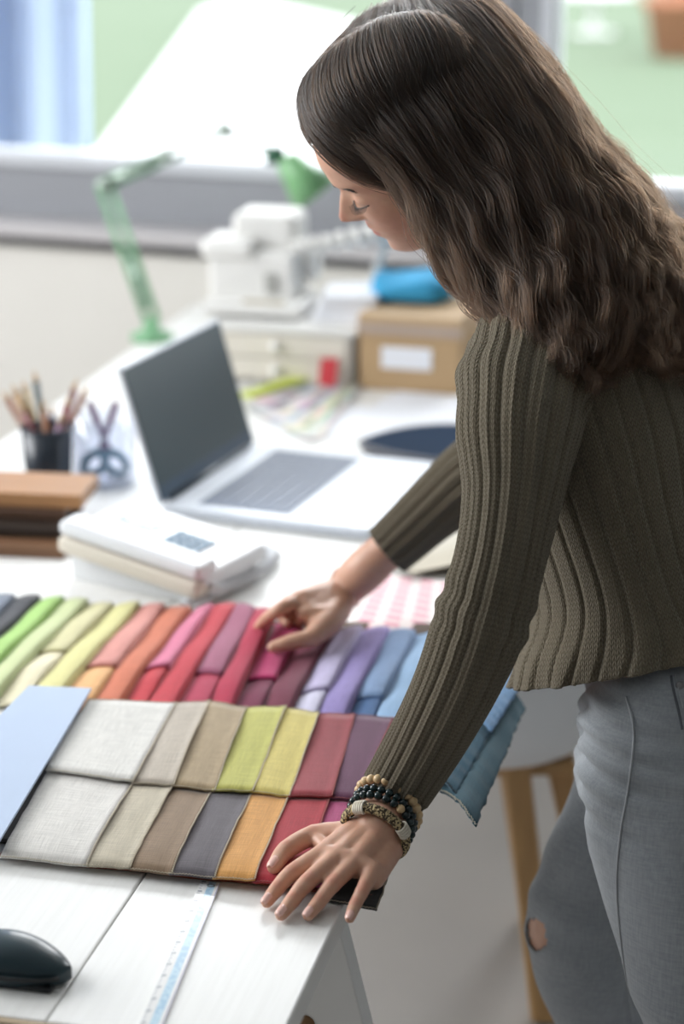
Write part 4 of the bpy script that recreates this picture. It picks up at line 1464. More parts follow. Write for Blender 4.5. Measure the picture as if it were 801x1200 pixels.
def near(p, r):
    nd = g.n('ShaderNodeVectorMath', operation='DISTANCE')
    g.set(nd.inputs[0], pos)
    nd.inputs[1].default_value = tuple(float(q) for q in p)
    mr = g.n('ShaderNodeMapRange', interpolation_type='SMOOTHSTEP', ins={'From Min': r, 'From Max': r * 0.35, 'To Min': 0.0, 'To Max': 1.0})
    g.set(mr.inputs['Value'], nd.outputs['Value'])
    return mr.outputs[0]


nz = g.noise(90, 4, pos)
col = g.mix(nz, lin((196, 148, 124)), lin((214, 170, 146)))
red = g.math('MAXIMUM', g.math('MULTIPLY', near(HP(0.045, 0.07, -0.035), 0.04), 0.4), near(HP(0, 0.108, -0.031), 0.018))
for k, P in LH.items():
    red = g.math('MAXIMUM', red, near(P[1] + [0, 0, 0.007], 0.011))
    red = g.math('MAXIMUM', red, near(P[2] + [0, 0, 0.006], 0.008))
col = g.mix(g.math('MULTIPLY', red, 0.4), col, lin((198, 124, 106)))
lip = g.math('MAXIMUM', near(HP(0.004, 0.0895, -0.0555), 0.012), near(HP(0.004, 0.0885, -0.066), 0.012))
lip = g.math('MAXIMUM', lip, near(HP(0.014, 0.086, -0.0605), 0.010))
col = g.mix(g.math('MULTIPLY', lip, 0.75), col, lin((172, 92, 88)))
g.base(col)
g.p(Roughness=0.45)
g.b.inputs['Subsurface Weight'].default_value = 0.25
g.b.inputs['Subsurface Radius'].default_value = (0.9, 0.35, 0.2)
g.b.inputs['Subsurface Scale'].default_value = 0.006
g.bump(g.noise(900, 3, pos), 0.12, 0.0006)
skin = g.m
body = mk('body', bV, bF, skin, woman)

# nails
nail_m = NT('nail')
nail_m.base(lin((236, 192, 180)))
nail_m.p(Roughness=0.18)
for k in LH:
    P = LH[k]
    ax_f = unit(P[3] - P[2])
    upn = np.array([0, 0, 1.0])
    if k == 'thumb':
        upn = unit(np.array([0, 0, 1.0]) + 0.5 * cv(-0.6, 0.5, 0))
    sd = unit(np.cross(ax_f, upn))
    upn = unit(np.cross(sd, ax_f))
    r_ = FR[k][3]
    c_ = P[3] + ax_f * 0.0005
    V = []
    for i in range(9):
        t = i / 8
        for j in range(9):
            s = (j / 8 - 0.5) * 2
            wv_ = 0.80 * (1 - max(0, t - 0.72) ** 2 * 5.5) * (1 - max(0, 0.25 - t) ** 2 * 4)
            al = s * 0.95
            al_ = (t - 0.5) * 1.9 * r_
            rd = 1.075 * (r_ + (FR[k][2] - r_) * max(0.0, -al_) / np.linalg.norm(P[3] - P[2])) - (0.30 * al_ * al_ / r_ if al_ > 0 else 0.0)
            V.append(c_ + ax_f * al_ + (sd * sin(al) * wv_ + upn * cos(al)) * rd)
    o = mk('nail', V, grid_faces(9, 9, False), nail_m.m, woman)
    m_ = o.modifiers.new('thick', 'SOLIDIFY')
    m_.thickness = 0.0007
    m_.offset = 0

# brow and lashes
hair_dark = plain('dark_brown_hair_fibre', (46, 34, 28), 0.5, 0.1)
for sgn in (1, -1):
    gsl = []
    for i in range(60):
        t = i / 59
        x = 0.012 + 0.036 * t
        z = 0.0175 + 0.005 * sin(t * 2.4) - 0.003 * t + rng.normal(0, 0.0008)
        y0 = 0.0935 - 0.020 * (x / 0.05) ** 2 - 0.0012
        d = np.array([0.7, -0.15, 0.35 - 0.9 * t])
        p0 = np.array([x, y0, z])
        p1 = p0 + d / np.linalg.norm(d) * 0.0065
        p1[1] = 0.0935 - 0.020 * (p1[0] / 0.05) ** 2
        gsl.append(tubegeo([HP(sgn * p0[0], p0[1], p0[2]), HP(sgn * p1[0], p1[1], p1[2])], [0.0005, 0.0002], 4, False))
    o = mk('eyebrow', *join(*gsl), hair_dark, woman)
    o['kind'] = 'stuff'
    gsl = []
    for i in range(18):
        t = i / 17
        x = 0.019 + 0.025 * t
        z = -0.0105 - 0.002 * sin(pi * t)
        y0 = 0.0845 - 0.011 * ((x - 0.027) / 0.017) ** 2 * (1 if x > 0.027 else 0.3) 
        p0 = np.array([x, y0 - 0.001, z])
        spread = (t - 0.4) * 0.9
        P_ = [p0, p0 + np.array([spread * 0.003, 0.004, -0.0028]), p0 + np.array([spread * 0.007, 0.0085, -0.0030])]
        gsl.append(tubegeo([HP(sgn * p[0], p[1], p[2]) for p in spline(P_, 6)], np.linspace(0.00048, 0.00012, 6), 4, False))
    lid = [np.array([0.017 + 0.029 * t, 0.0845 - 0.011 * ((0.017 + 0.029 * t - 0.027) / 0.017) ** 2 * (1 if t > 0.34 else 0.3) - 0.0005, -0.0105 - 0.002 * sin(pi * t)]) for t in np.linspace(0, 1, 16)]
    gsl.append(tubegeo([HP(sgn * p[0], p[1], p[2]) for p in lid], 0.0008, 5, True))
    o = mk('eyelashes', *join(*gsl), hair_dark, woman)
    o['kind'] = 'stuff'


# --- knitted sweater
def knit(name, rgb, nu, nv):
    """fine stocking stitch: nu stitches round, nv rows per metre of uv length"""
    g = NT(name)
    sp = g.n('ShaderNodeSeparateXYZ')
    g.set(sp.inputs[0], g.coord('UV'))
    fu = g.math('FRACT', g.math('MULTIPLY', sp.outputs[0], nu))
    tri = g.math('ABSOLUTE', g.math('SUBTRACT', fu, 0.5))
    ph = g.math('ADD', g.math('MULTIPLY', sp.outputs[1], nv), g.math('MULTIPLY', tri, 1.6))
    st = g.math('SINE', g.math('MULTIPLY', ph, 2 * pi))
    cr = g.math('SUBTRACT', 1.0, g.math('POWER', g.math('ABSOLUTE', g.math('MULTIPLY', g.math('SUBTRACT', tri, 0.25), 4.0)), 2.0))
    h = g.math('MULTIPLY', g.math('MULTIPLY_ADD', st, 0.4, 0.6), cr)
    nz = g.noise(420, 4)
    n2 = g.noise(30, 3)
    c = lin(rgb)
    col = g.mix(h, tuple(x * 0.42 for x in c[:3]) + (1,), tuple(min(1, x * 1.25) for x in c[:3]) + (1,))
    col = g.mix(g.math('MULTIPLY', nz, 0.5), col, tuple(min(1, x * 1.3) for x in c[:3]) + (1,))
    col = g.mix(g.math('MULTIPLY', n2, 0.35), col, tuple(x * 0.75 for x in c[:3]) + (1,))
    g.base(col)
    g.p(Roughness=0.95)
    g.b.inputs['Specular IOR Level'].default_value = 0.08
    g.b.inputs['Sheen Weight'].default_value = 0.35
    g.b.inputs['Sheen Roughness'].default_value = 0.5
    g.b.inputs['Sheen Tint'].default_value = (0.8, 0.78, 0.72, 1)
    g.bump(g.math('ADD', h, g.math('MULTIPLY', nz, 0.6)), 0.8, 0.0016)
    return g.m


OLIVE = (116, 107, 90)


def rib(ph):
    """wide flat rib, narrow groove"""
    f = ph - np.floor(ph)
    return np.clip(np.minimum(f, 1 - f) * 5.0, 0, 1) ** 0.7


def ribridge(ph):
    f = ph - np.floor(ph)
    d = np.minimum(np.abs(f - 0.0), np.abs(1 - f))
    return np.exp(-(d / 0.07) ** 2)


nr1 = np.random.default_rng(3)


def wob(t, a, amp, kt, ka, n=6, seed=0):
    r = np.random.default_rng(seed)
    s = 0
    for i in range(n):
        s = s + np.sin(kt * (0.5 + r.random()) * t * 2 * pi + np.round(ka * r.random() + 1) * a + r.random() * 6) / n
    return amp * s


NRT = 34


def mod_t(t, a):
    wide = a + 0.05 * np.sin(t * 9 + 2 * a)
    r_ = rib(wide * NRT / (2 * pi))
    hem = np.clip((0.16 - t) / 0.16, 0, 1)
    k = 1 + (r_ - 0.5) * (0.022 + 0.018 * hem) + wob(t, a, 0.02, 2.2, 5, seed=5)
    k = k + hem * (0.03 + 0.022 * np.sin(a * 13 + 1.0) + 0.012 * np.sin(a * 21))
    k = k + 0.010 * np.exp(-((t - 0.3) / 0.06) ** 2) * np.sin(a * 3) 
    return k


sV, sF, sUV = loftgeo(tor_c, fwd_t, lat, tor_f, tor_l, 760, 170, 0.94, mod_t, False)
knit_t = knit('olive_knit_body', OLIVE, 190, 190.0)
sweater = mk('sweater', sV, sF, knit_t, woman, True, sUV)
m_ = sweater.modifiers.new('thick', 'SOLIDIFY')
m_.thickness = 0.004
m_.offset = -1


def sleeve(P, Rr, nribs, seed, elbow, twist, ref, flat=1.0):
    n = 240
    Q = spline(np.hstack([np.asarray(P), np.asarray(Rr)[:, None]]), n)
    C, rr = Q[:, :3], Q[:, 3]
    T_, N_, B_ = frames(C, ref)
    seg = 420
    a = np.arange(seg) * 2 * pi / seg
    t = np.linspace(0, 1, n)[:, None]
    aa = a[None, :]
    ph = (aa + twist * t) * nribs / (2 * pi)
    k = 1 + (rib(ph) - 0.5) * 0.075 + 0.034 * ribridge(ph + 0.5) + wob(t, aa, 0.045, 3.0, 3, seed=seed)
    # pulled folds round the elbow and up at the arm pit
    k = k + 0.05 * np.exp(-((t - elbow) / 0.05) ** 2) * np.sin((t - elbow) * 95 + 1.2 * np.sin(aa + 0.6))
    k = k + 0.04 * np.exp(-((t - 0.16) / 0.09) ** 2) * np.sin(t * 60 + 2 * aa)
    V = C[:, None] + (rr[:, None] * k)[..., None] * (np.cos(aa)[..., None] * N_[:, None] + flat * np.sin(aa)[..., None] * B_[:, None])
    L = np.concatenate([[0], np.cumsum(np.linalg.norm(np.diff(C, axis=0), axis=1))])
    uv = np.stack([np.broadcast_to(aa / (2 * pi), (n, seg)), np.broadcast_to(L[:, None], (n, seg))], 2).reshape(-1, 2)
    o = mk('sleeve', V.reshape(-1, 3), grid_faces(n, seg, True, False), knit('olive_knit_sleeve', OLIVE, nribs * 6, 215.0), sweater, True, uv)
    m = o.modifiers.new('thick', 'SOLIDIFY')
    m.thickness = 0.003
    m.offset = -1
    return o


sleeve(LS_P, LS_R, 15, 11, 0.62, 0.5, -_F)
sleeve(RS_P, RS_R, 15, 12, 0.5, 0.4, -_F)

# --- jeans
jg = [loftgeo([K(806, 764, 2.06)] + pelv_c[1:], fwd_t, lat, [0.116, 0.130, 0.128, 0.075], [0.158, 0.177, 0.173, 0.095], 48, 24)[:2],
      limb(nleg, nr, 60, 32), limb(fleg, frd, 60, 32)]
jV, jF = remesh(jg, 0.0052, 6, 0.5)
# creases: across the hip front, behind the bent knee
hipc = K(700, 860, 1.99)
d_h = np.linalg.norm((jV - hipc) / np.array([0.12, 0.12, 0.06]), axis=1)
jn = np.zeros_like(jV)
fa = np.array([q[:4] if len(q) >= 4 else (q[0], q[1], q[2], q[2]) for q in jF])
nn_ = np.cross(jV[fa[:, 2]] - jV[fa[:, 0]], jV[fa[:, 3]] - jV[fa[:, 1]])
for k in range(4):
    np.add.at(jn, fa[:, k], nn_)
jn /= np.linalg.norm(jn, axis=1)[:, None] + 1e-12
if ((jV - jV.mean(0)) * jn).sum() < 0:
    jn = -jn
s_ = (jV @ _U) * 230 + 3.0 * np.sin((jV @ _F) * 22) + 2.0 * (jV @ _R) * 10
jV = jV + jn * (0.0055 * np.exp(-d_h ** 2) * np.sin(s_))[:, None]
s2 = (jV @ _U) * 75 + (jV @ _R) * 45
jV = jV + jn * (0.0016 * np.sin(s2 + 2 * np.sin(jV[:, 2] * 23)))[:, None]
# torn knee on the far leg: an opening through which the skin shows
knee_c = K(628, 1100, 2.17)
fc = jV[fa].mean(1)
fnm = (fc - knee_c)
keep = ((fnm @ _R) / 0.012) ** 2 + ((fnm @ _U) / 0.021) ** 2 + ((fnm @ _F) / 0.075) ** 2 > 1
jF2 = [f for f, k in zip(jF, keep) if k]
g = NT('grey_stretch_denim')
ob = g.coord('Object')
mp = g.n('ShaderNodeMapping')
g.set(mp.inputs['Vector'], ob)
mp.inputs['Scale'].default_value = (50, 50, 420)
w1 = g.noise(1.0, 2, mp.outputs[0], 0.6)
mp2 = g.n('ShaderNodeMapping')
g.set(mp2.inputs['Vector'], ob)
mp2.inputs['Scale'].default_value = (420, 420, 45)
w2 = g.noise(1.0, 2, mp2.outputs[0], 0.6)
fade = g.noise(9, 5, ob, 0.7)
mp3 = g.n('ShaderNodeMapping')
g.set(mp3.inputs['Vector'], ob)
mp3.inputs['Scale'].default_value = (14, 14, 95)
wh = g.noise(1.0, 3, mp3.outputs[0], 0.6)
col = g.mix(g.math('MULTIPLY', g.math('ADD', w1, w2), 0.5), lin((84, 92, 99)), lin((182, 187, 192)))
col = g.mix(g.math('MULTIPLY', g.math('POWER', fade, 1.6), 0.8), col, lin((176, 180, 184)))
whm = g.n('ShaderNodeMapRange', ins={'From Min': 0.52, 'From Max': 0.75, 'To Max': 0.2})
g.set(whm.inputs['Value'], wh)
col = g.mix(whm.outputs[0], col, lin((176, 178, 180)))
g.base(col)
g.p(Roughness=0.9)
g.b.inputs['Specular IOR Level'].default_value = 0.15
g.b.inputs['Sheen Weight'].default_value = 0.2
g.bump(g.math('ADD', w1, w2), 0.25, 0.0008)
jeans = mk('jeans', jV, jF2, g.m, woman)
m_ = jeans.modifiers.new('thick', 'SOLIDIFY')
m_.thickness = 0.0022
m_.offset = -1

from mathutils.bvhtree import BVHTree
bvh = BVHTree.FromPolygons([Vector(v) for v in jV], jF)


def on_jeans(x, y, lift=0.0008):
    r = Vector(unit(ray(x, y)))
    h = bvh.ray_cast(Vector(_C), r)
    return np.array(h[0]) - np.array(r) * lift if h[0] is not None else None


def seam(name, pts, r, mat, label=None):
    P = [on_jeans(*p) for p in spline(np.array([(a, b) for a, b in pts], float), 60)]
    P = np.array([p for p in P if p is not None])
    if len(P) > 3:
        o = tube(name, P, r, mat, jeans, 6)
        if label:
            o['label'] = label


sm_m = plain('grey_seam', (172, 176, 180), 0.9, 0.1)
sm_d = plain('dark_seam', (96, 100, 106), 0.9, 0.1)
seam('side_seam', [(733, 816), (742, 856), (737, 915), (726, 980), (722, 1040), (728, 1110), (742, 1196)], 0.0013, sm_m)
seam('pocket_seam', [(786, 792), (788, 806), (794, 830), (799, 855)], 0.0014, sm_d)
seam('pocket_seam', [(791, 790), (794, 806), (800, 830)], 0.0008, sm_m)
rv = on_jeans(796, 803)
if rv is not None:
    lathe('rivet', [(0.0001, -0.001), (0.0042, -0.001), (0.0042, 0.001), (0.002, 0.002), (0.0001, 0.002)], rv, plain('steel_rivet', (150, 150, 150), 0.3, 0.02, 10, 0.9), jeans, 14, -_F)
# frayed threads across the torn knee
gsl = []
for i in range(14):
    b0 = knee_c + _U * rng.uniform(-0.021, 0.021)
    b1 = b0 + _R * rng.uniform(0.012, 0.02)
    h0 = on_jeans(*(lambda q: (400.5 + FPX * ((q - _C) @ _R) / ((q - _C) @ _F), 600 - FPX * ((q - _C) @ _U) / ((q - _C) @ _F)))(b0 - _R * 0.012))
    if h0 is not None:
        gsl.append(tubegeo(spline([h0, h0 + _R * 0.006 - _F * 0.002, h0 + _R * 0.014 + _U * rng.uniform(-0.004, 0.004)], 6), 0.0005, 4, False))
if gsl:
    o = mk('frayed_thread', *join(*gsl), plain('pale_thread', (190, 190, 188), 0.9), jeans)
    o['kind'] = 'stuff'
# shoes
shoe_m = plain('white_canvas', (214, 212, 208), 0.7, 0.03)
sole_m = plain('rubber_sole', (226, 224, 218), 0.6, 0.02)
for a_, toe in shoe_pts:
    dx = unit((toe - a_) * [1, 1, 0])
    sd = np.array([-dx[1], dx[0], 0])
    hb = np.array([a_[0], a_[1], 0]) - dx * 0.035
    C_ = [hb + dx * s + np.array([0, 0, z]) for s, z in ((0.0, 0.06), (0.02, 0.062), (0.07, 0.058), (0.13, 0.046), (0.19, 0.038), (0.235, 0.032), (0.25, 0.03))]
    V_, F_, _ = loftgeo(C_, sd, (0, 0, 1), [0.02, 0.038, 0.041, 0.044, 0.048, 0.036, 0.015], [0.035, 0.052, 0.048, 0.034, 0.024, 0.017, 0.01], 28, 30)
    V_[:, 2] = np.maximum(V_[:, 2], 0.012)
    sh = mk('shoe', V_, F_, shoe_m, woman)
    C2 = [c * [1, 1, 0] + np.array([0, 0, 0.0075]) for c in C_]
    V_, F_, _ = loftgeo(C2, sd, (0, 0, 1), [0.023, 0.041, 0.044, 0.047, 0.051, 0.039, 0.017], [0.007] * 7, 28, 30)
    mk('sole', V_, F_, sole_m, sh)

# --- bracelets on the left wrist
wax = unit(Lw - LS_P[-1])
wu = unit(np.cross(wax, _F))
if wu @ _R < 0:
    wu = -wu
wv2 = np.cross(wax, wu)


def ringpts(c, h1, h2, n, tilt=0.0, start=0.0):
    a = np.arange(n) * 2 * pi / n + start
    return [c + wu * h1 * cos(q) + wv2 * h2 * sin(q) + wax * tilt * cos(q) for q in a]


def beads(name, label, c, h1, h2, n, r, mat, tilt=0.0, odd=None):
    b = mk(name, *tubegeo(ringpts(c, h1, h2, 41, tilt) + [ringpts(c, h1, h2, 41, tilt)[0]], 0.0006, 4, False), plain('bracelet_cord', (60, 50, 42), 0.8), woman)
    b['label'] = label
    me = None
    for i, p in enumerate(ringpts(c, h1, h2, n, tilt)):
        mt = odd if (odd is not None and i % 11 == 5) else mat
        if me is None or mt is odd:
            V, Fc = ellipsoid((0, 0, 0), np.eye(3), (r, r, r), 9, 14)
            q = mk('bead', V + p, Fc, mt, b)
            if mt is not odd:
                me = q.data
                loc0 = Vector(q.location) - Vector(p)
        else:
            q = bpy.data.objects.new('bead', me)
            COL.objects.link(q)
            q.parent = b
            q.location = Vector(p) + loc0
    return b


def wc(x, y):
    s = ((x - 464) * (441 - 464) + (y - 925) * (972 - 925)) / ((441 - 464) ** 2 + (972 - 925) ** 2)
    return LS_P[-1] + (Lw - LS_P[-1]) * s


cream_bead = plain('pale_wooden_bead', (214, 184, 140), 0.35, 0.06, 60)
dark_bead = plain('dark_green_bead', (24, 42, 44), 0.15, 0.1, 60)
beads('beaded_bracelet', 'bracelet of pale wooden beads', wc(457, 945), 0.0350, 0.0290, 24, 0.0050, cream_bead, 0.004)
beads('beaded_bracelet', 'upper bracelet of dark green beads', wc(451, 955), 0.0340, 0.0290, 24, 0.0046, dark_bead, 0.003)
beads('beaded_bracelet', 'lower bracelet of dark green beads with small pale ones', wc(447, 962), 0.0345, 0.0295, 24, 0.0046, dark_bead, 0.002, cream_bead)
brc = wc(439, 975)
gsl = []
for s in range(3):
    a = np.linspace(0, 2 * pi, 260)
    k = 17
    P_ = [brc + wu * (0.0345 + 0.0020 * cos(2 * k * q + s * 2.09 * 2)) * cos(q) + wv2 * (0.0300 + 0.0020 * cos(2 * k * q + s * 2.09 * 2)) * sin(q) + wax * (0.0045 * sin(k * q + s * 2.094) + 0.001 * cos(q)) for q in a]
    gsl.append(tubegeo(P_, 0.0026, 7, False))
gb = NT('braided_cord')
gb.base(gb.mix(gb.math('GREATER_THAN', gb.noise(420, 2), 0.5), lin((62, 50, 36)), lin((190, 170, 128))))
gb.p(Roughness=0.8)
br = mk('braided_bracelet', *join(*gsl), gb.m, woman)
br['label'] = 'braided brown and cream cord bracelet'
wrapm = plain('white_thread_wrap', (222, 214, 198), 0.8, 0.05)
for q0 in (2.35, 0.75):
    sgn = -1 if wv2 @ _F > 0 else 1
    gsl = []
    for i in range(5):
        q = (q0 + i * 0.07)
        c_ = brc + wu * 0.0345 * cos(q) - np.sign(wv2 @ _F) * wv2 * 0.030 * sin(q)
        rad_ = unit(c_ - brc)
        gsl.append(tubegeo([c_ + rad_ * 0.0050 * cos(b) + wax * 0.0078 * sin(b) for b in np.linspace(0, 2 * pi, 15)], 0.0013, 5, False))
    mk('thread_wrap', *join(*gsl), wrapm, br)
# thin cord on the right wrist
rax = unit(Rw - RS_P[-1])
ru = unit(np.cross(rax, _F))
rv_ = np.cross(rax, ru)
rc = Rw - rax * 0.006
o = tube('cord_bracelet', [rc + ru * 0.0275 * cos(q) + rv_ * 0.0275 * sin(q) + rax * 0.006 * cos(q) for q in np.linspace(0, 2 * pi, 40)], 0.0011, plain('copper_cord', (156, 96, 66), 0.5), woman, 6)
o['label'] = 'thin copper coloured cord on the right wrist'

# --- hair: a dark inner volume and combed, waved strands over it
GN = [  # near side, front to back: pixel and depth of the combing lines
    [(424, 36, 2.11), (380, 72, 2.065), (354, 110, 2.03), (366, 136, 2.005), (396, 155, 1.99), (440, 180, 1.975), (465, 214, 1.968), (485, 254, 1.968), (501, 296, 1.968), (535, 328, 1.96), (578, 372, 1.945), (612, 412, 1.925)],
    [(436, 26, 2.11), (404, 66, 2.03), (394, 112, 1.985), (412, 150, 1.965), (442, 178, 1.955), (478, 210, 1.95), (504, 246, 1.945), (532, 288, 1.94), (566, 330, 1.93), (600, 376, 1.905), (624, 410, 1.885), (634, 436, 1.87)],
    [(452, 14, 2.11), (440, 54, 2.01), (446, 100, 1.96), (470, 142, 1.945), (502, 178, 1.94), (534, 216, 1.935), (562, 254, 1.93), (594, 298, 1.915), (624, 346, 1.895), (650, 396, 1.875), (668, 432, 1.865), (680, 462, 1.86)],
    [(472, 6, 2.11), (482, 42, 2.0), (506, 86, 1.955), (538, 130, 1.94), (570, 172, 1.935), (602, 214, 1.925), (632, 258, 1.915), (664, 304, 1.905), (692, 352, 1.89), (712, 398, 1.88), (722, 428, 1.88), (728, 452, 1.88)],
    [(494, 0, 2.11), (522, 24, 2.03), (558, 66, 1.975), (594, 112, 1.955), (626, 156, 1.945), (658, 200, 1.94), (690, 244, 1.93), (722, 290, 1.92), (752, 340, 1.91), (774, 390, 1.905), (784, 424, 1.905), (790, 446, 1.905)],
    [(512, -4, 2.11), (556, 8, 2.06), (600, 48, 2.02), (636, 96, 2.0), (668, 142, 1.99), (700, 188, 1.985), (734, 230, 1.975), (768, 276, 1.965), (802, 330, 1.955), (826, 390, 1.95), (836, 428, 1.95), (842, 460, 1.95)],
    [(520, -5, 2.13), (566, 6, 2.12), (612, 44, 2.11), (650, 92, 2.11), (684, 142, 2.11), (720, 190, 2.11), (760, 232, 2.11), (800, 284, 2.10), (836, 340, 2.09), (860, 400, 2.08), (868, 440, 2.07), (874, 470, 2.07)],
    # far side, back to front
    [(500, 2, 2.13), (556, 20, 2.20), (606, 66, 2.25), (646, 120, 2.26), (682, 174, 2.27), (722, 226, 2.28), (764, 276, 2.28), (800, 330, 2.28), (826, 384, 2.28), (840, 430, 2.28), (846, 456, 2.28), (850, 480, 2.28)],
    [(456, 14, 2.13), (470, 40, 2.22), (520, 90, 2.28), (570, 150, 2.29), (616, 206, 2.30), (660, 262, 2.31), (700, 312, 2.31), (732, 360, 2.31), (752, 400, 2.31), (760, 430, 2.31), (764, 450, 2.31), (766, 470, 2.31)],
    [(428, 32, 2.13), (386, 70, 2.16), (364, 112, 2.19), (380, 142, 2.23), (430, 176, 2.26), (490, 220, 2.28), (540, 266, 2.29), (590, 316, 2.30), (630, 360, 2.30), (650, 394, 2.30), (660, 420, 2.30), (666, 440, 2.30)]]
NPT = 34
GW = np.array([[K(*p) for p in spline(np.array(gd, float), NPT)] for gd in GN])          # guides x points x 3
GU = np.array([0, 0.16, 0.34, 0.54, 0.74, 0.92, 1.08, 1.3, 1.6, 1.95])


def guide(u):
    i = int(np.clip(np.searchsorted(GU, u) - 1, 0, len(GU) - 2))
    f = (u - GU[i]) / (GU[i + 1] - GU[i])
    return GW[i] * (1 - f) + GW[i + 1] * f


hr = np.random.default_rng(21)
cap_c, cap_h = HP(0, -0.010, 0.010), np.array([0.085, 0.111, 0.115])
cond = hv_[:, 2] - (0.073 + 1.21 * (hv_[:, 1] - 0.088))
cs = np.clip((cond + 0.004) / 0.016, 0, 1)
off = -0.007 + 0.0115 * cs * cs * (3 - 2 * cs)
rad_ = hv_ - np.array([0, -0.012, 0.0])
rad_ /= np.linalg.norm(rad_, axis=1)[:, None] + 1e-9
cpv = hv_ + rad_ * off[:, None]
mass = [(HC + cpv[:, :1] * hlx + cpv[:, 1:2] * hf + cpv[:, 2:] * hz, head_geo[1]),
        limb([HP(0.0, -0.05, 0.0), K(590, 190, 2.05), K(650, 275, 2.05), K(705, 345, 2.02), K(735, 400, 1.99)], [0.080, 0.080, 0.080, 0.070, 0.045], 30, 24),
        limb([HP(0.03, -0.03, -0.01), K(560, 240, 2.01), K(610, 320, 1.99), K(640, 375, 1.96)], [0.050, 0.055, 0.052, 0.036], 24, 20),
        limb([HP(0.0, -0.08, 0.02), K(630, 180, 2.08), K(705, 280, 2.06), K(765, 350, 2.03), K(785, 395, 2.02)], [0.05, 0.055, 0.055, 0.050, 0.040], 24, 20)]
mV, mF = remesh(mass, 0.004, 5)
g = NT('dark_hair_volume')
g.base(g.mix(g.noise(120, 4), lin((18, 14, 12)), lin((36, 28, 23))))
g.p(Roughness=0.8)
g.b.inputs['Specular IOR Level'].default_value = 0.0
hair = mk('hair', mV, mF, g.m, woman)

NLOCK, NSUB, PER = 120, 7, 34
tt = np.linspace(0, 1, NPT)
pts_all, rad_all, tint_all = [], [], []


def tsd(G):
    T = np.gradient(G, axis=0)
    T = T / np.linalg.norm(T, axis=1)[:, None]
    side = np.cross(T, _F)
    side /= np.linalg.norm(side, axis=1)[:, None] + 1e-9
    return T, side, np.cross(side, T)


for c in range(NLOCK):
    near_ = c < NLOCK * 0.75
    u0 = 0.05 + 1.17 * (c + hr.uniform(-0.4, 0.4)) / (NLOCK * 0.75) if near_ else hr.uniform(1.22, 1.93)
    w = hr.random() ** 1.8
    lam = hr.uniform(0.10, 0.17)
    ph = 2.6 * sin(6.0 * u0) + hr.normal(0, 0.9)
    kamp = hr.uniform(0.65, 1.35)
    curl_k = hr.uniform(-0.018, 0.034)
    tend = hr.uniform(0.86, 1.0)
    lock_t = hr.normal(0, 0.20)
    for m in range(NSUB):
        u = float(np.clip(u0 + hr.normal(0, 0.022), 0.035, 1.94))
        w2 = np.clip(w + hr.normal(0, 0.18), -0.15, 1.1)
        G = guide(u).copy()
        T, side, dep = tsd(G)
        S_ = np.concatenate([[0], np.cumsum(np.linalg.norm(np.diff(G, axis=0), axis=1))])
        s_in = 1 if u < 1.2 else -1
        G = G + _F * (s_in * 0.034 * w2 * np.sin(np.clip(tt * 1.5, 0, 1) * pi / 2))[:, None] + _U * (-0.012 * w2 * tt)[:, None]
        amp = (0.0008 + 0.0150 * np.clip(tt - 0.20, 0, 1) ** 0.95) * kamp * hr.uniform(0.85, 1.15)
        if u < 0.12:
            amp = amp * 0.65
        if 0.85 < u < 1.3:
            amp = amp * 1.35 + 0.004 * np.clip(tt - 0.1, 0, 0.3)
        a_ = 2 * pi * S_ / lam * (1 + 0.25 * tt) + ph + hr.normal(0, 0.30)
        G = G + side * (amp * np.sin(a_))[:, None] + dep * (amp * 0.8 * np.cos(a_ + 0.4))[:, None]
        curl = np.clip((tt - 0.76) / 0.24, 0, 1) ** 1.5 * (curl_k + hr.normal(0, 0.004))
        G = G + side * curl[:, None]
        # sub-locks draw together towards the tip
        gauss = hr.normal(0, 1, (PER, 2))
        Rcl = 0.0056 - 0.0030 * tt ** 0.8
        fz1, fz2 = hr.normal(0, 1, (PER, 2)), hr.uniform(0, 6.28, (PER, 2))
        sub_t = hr.normal(0, 0.24)
        for k in range(PER):
            P = G + side * (gauss[k, 0] * Rcl)[:, None] + dep * (gauss[k, 1] * Rcl * 0.8)[:, None]
            fr = 0.0036 * tt
            P = P + side * (fr * fz1[k, 0] * np.sin(S_ * 38 + fz2[k, 0]))[:, None] + dep * (fr * fz1[k, 1] * np.sin(S_ * 33 + fz2[k, 1]))[:, None]
            e = tend * (1 - 0.34 * hr.random() ** 2.2)
            P = np.stack([np.interp(tt * e, tt, P[:, q]) for q in range(3)], 1)
            pts_all.append(P)
            tint_all.append(0.45 + lock_t + sub_t + 0.12 * hr.normal() + 0.42 * (u - 0.5) - 0.25 * w2)
# single flyaway hairs
for c in range(420):
    u = hr.uniform(0.12, 1.3) if c < 240 else hr.uniform(0.9, 1.3)
    G = guide(u)
    o1, o2, o3 = hr.normal(0, 1, 3)
    A = 0.004 + 0.026 * tt ** 1.3 * hr.random()
    T = np.gradient(G, axis=0)
    T /= np.linalg.norm(T, axis=1)[:, None]
    side = np.cross(T, _F)
    P = G + side * (A * o1 + 0.006 * tt * np.sin(tt * hr.uniform(12, 30) + o2 * 3))[:, None] + _F * (-0.010 * abs(o3) * tt)[:, None] + _U * (0.006 * tt * abs(o2))[:, None]
    e = hr.uniform(0.4, 1.0)
    P = np.stack([np.interp(tt * e, tt, P[:, q]) for q in range(3)], 1)
    pts_all.append(P)
    tint_all.append(0.9)
PA = np.stack(pts_all)                                               # N x NPT x 3
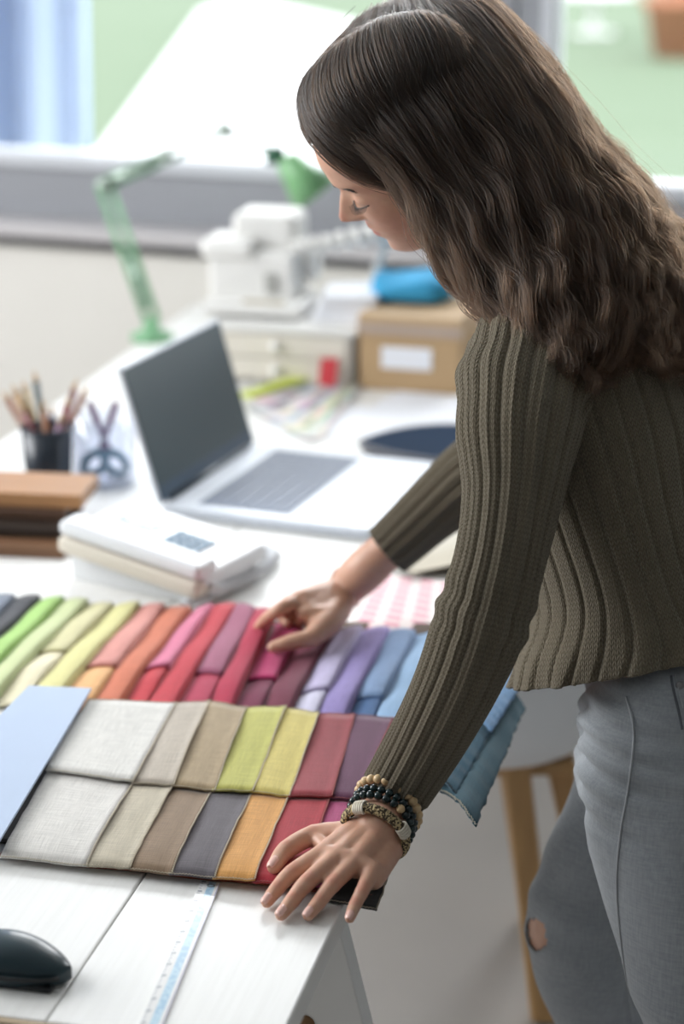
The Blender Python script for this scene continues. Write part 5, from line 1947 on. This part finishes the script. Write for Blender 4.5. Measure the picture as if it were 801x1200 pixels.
# keep strands off the skull
D = PA - cap_c
q = np.stack([D @ hlx, D @ hf, D @ hz], -1) / np.array([0.083, 0.108, 0.1125])
q[..., 1] = np.where(q[..., 1] > 0, q[..., 1] * 0.108 / 0.1, q[..., 1])
nq = (np.abs(q) ** 2.6).sum(-1) ** (1 / 2.6)
nmain = NLOCK * NSUB * PER
lift = np.concatenate([np.repeat(hr.uniform(0.0, 0.085, NLOCK * NSUB), PER), np.full(len(PA) - nmain, 0.09)]) + hr.uniform(0, 0.035, len(PA))
lift = 1.0 + lift[:, None] * (0.20 + 0.80 * np.sin(np.clip(tt * 4.0, 0, 1) * pi / 2))[None, :]
push = np.where(nq < lift, lift / np.maximum(nq, 0.3), 1.0)
PA = cap_c + D * push[..., None]
N = len(PA)
hc = bpy.data.hair_curves.new('hair_strands')
hc.add_curves([NPT] * N)
org = np.array(hair.location) + np.array(woman.location)
hc.attributes['position'].data.foreach_set('vector', (PA - org).astype(np.float32).ravel())
ra = hc.attributes.get('radius') or hc.attributes.new('radius', 'FLOAT', 'POINT')
rr = np.tile(0.00030 * (1 - 0.55 * tt ** 3), N)
rr[-420 * NPT:] *= 0.5
ra.data.foreach_set('value', rr.astype(np.float32))
ti = hc.attributes.new('tint', 'FLOAT', 'CURVE')
ti.data.foreach_set('value', np.clip(np.array(tint_all), 0, 1.4).astype(np.float32))
g = NT('brown_hair_strands')
hb = g.n('ShaderNodeBsdfHairPrincipled', parametrization='COLOR')
at_ = g.n('ShaderNodeAttribute', attribute_name='tint')
hi = g.n('ShaderNodeHairInfo')
f_ = g.math('MULTIPLY', g.math('ADD', g.math('MULTIPLY', at_.outputs['Fac'], 0.55), g.math('POWER', hi.outputs['Intercept'], 2.0)), 0.62)
colh = g.mix(f_, lin((11, 8, 6.5)), lin((58, 39, 25)))
g.set(hb.inputs['Color'], colh)
hb.inputs['Roughness'].default_value = 0.4
hb.inputs['Radial Roughness'].default_value = 0.45
hb.inputs['Random Roughness'].default_value = 0.2
g.t.links.new(hb.outputs[0], g.out.inputs[0])
hc.materials.append(g.m)
hs = bpy.data.objects.new('hair_strands', hc)
COL.objects.link(hs)
hs.parent = hair
hs['kind'] = 'stuff'
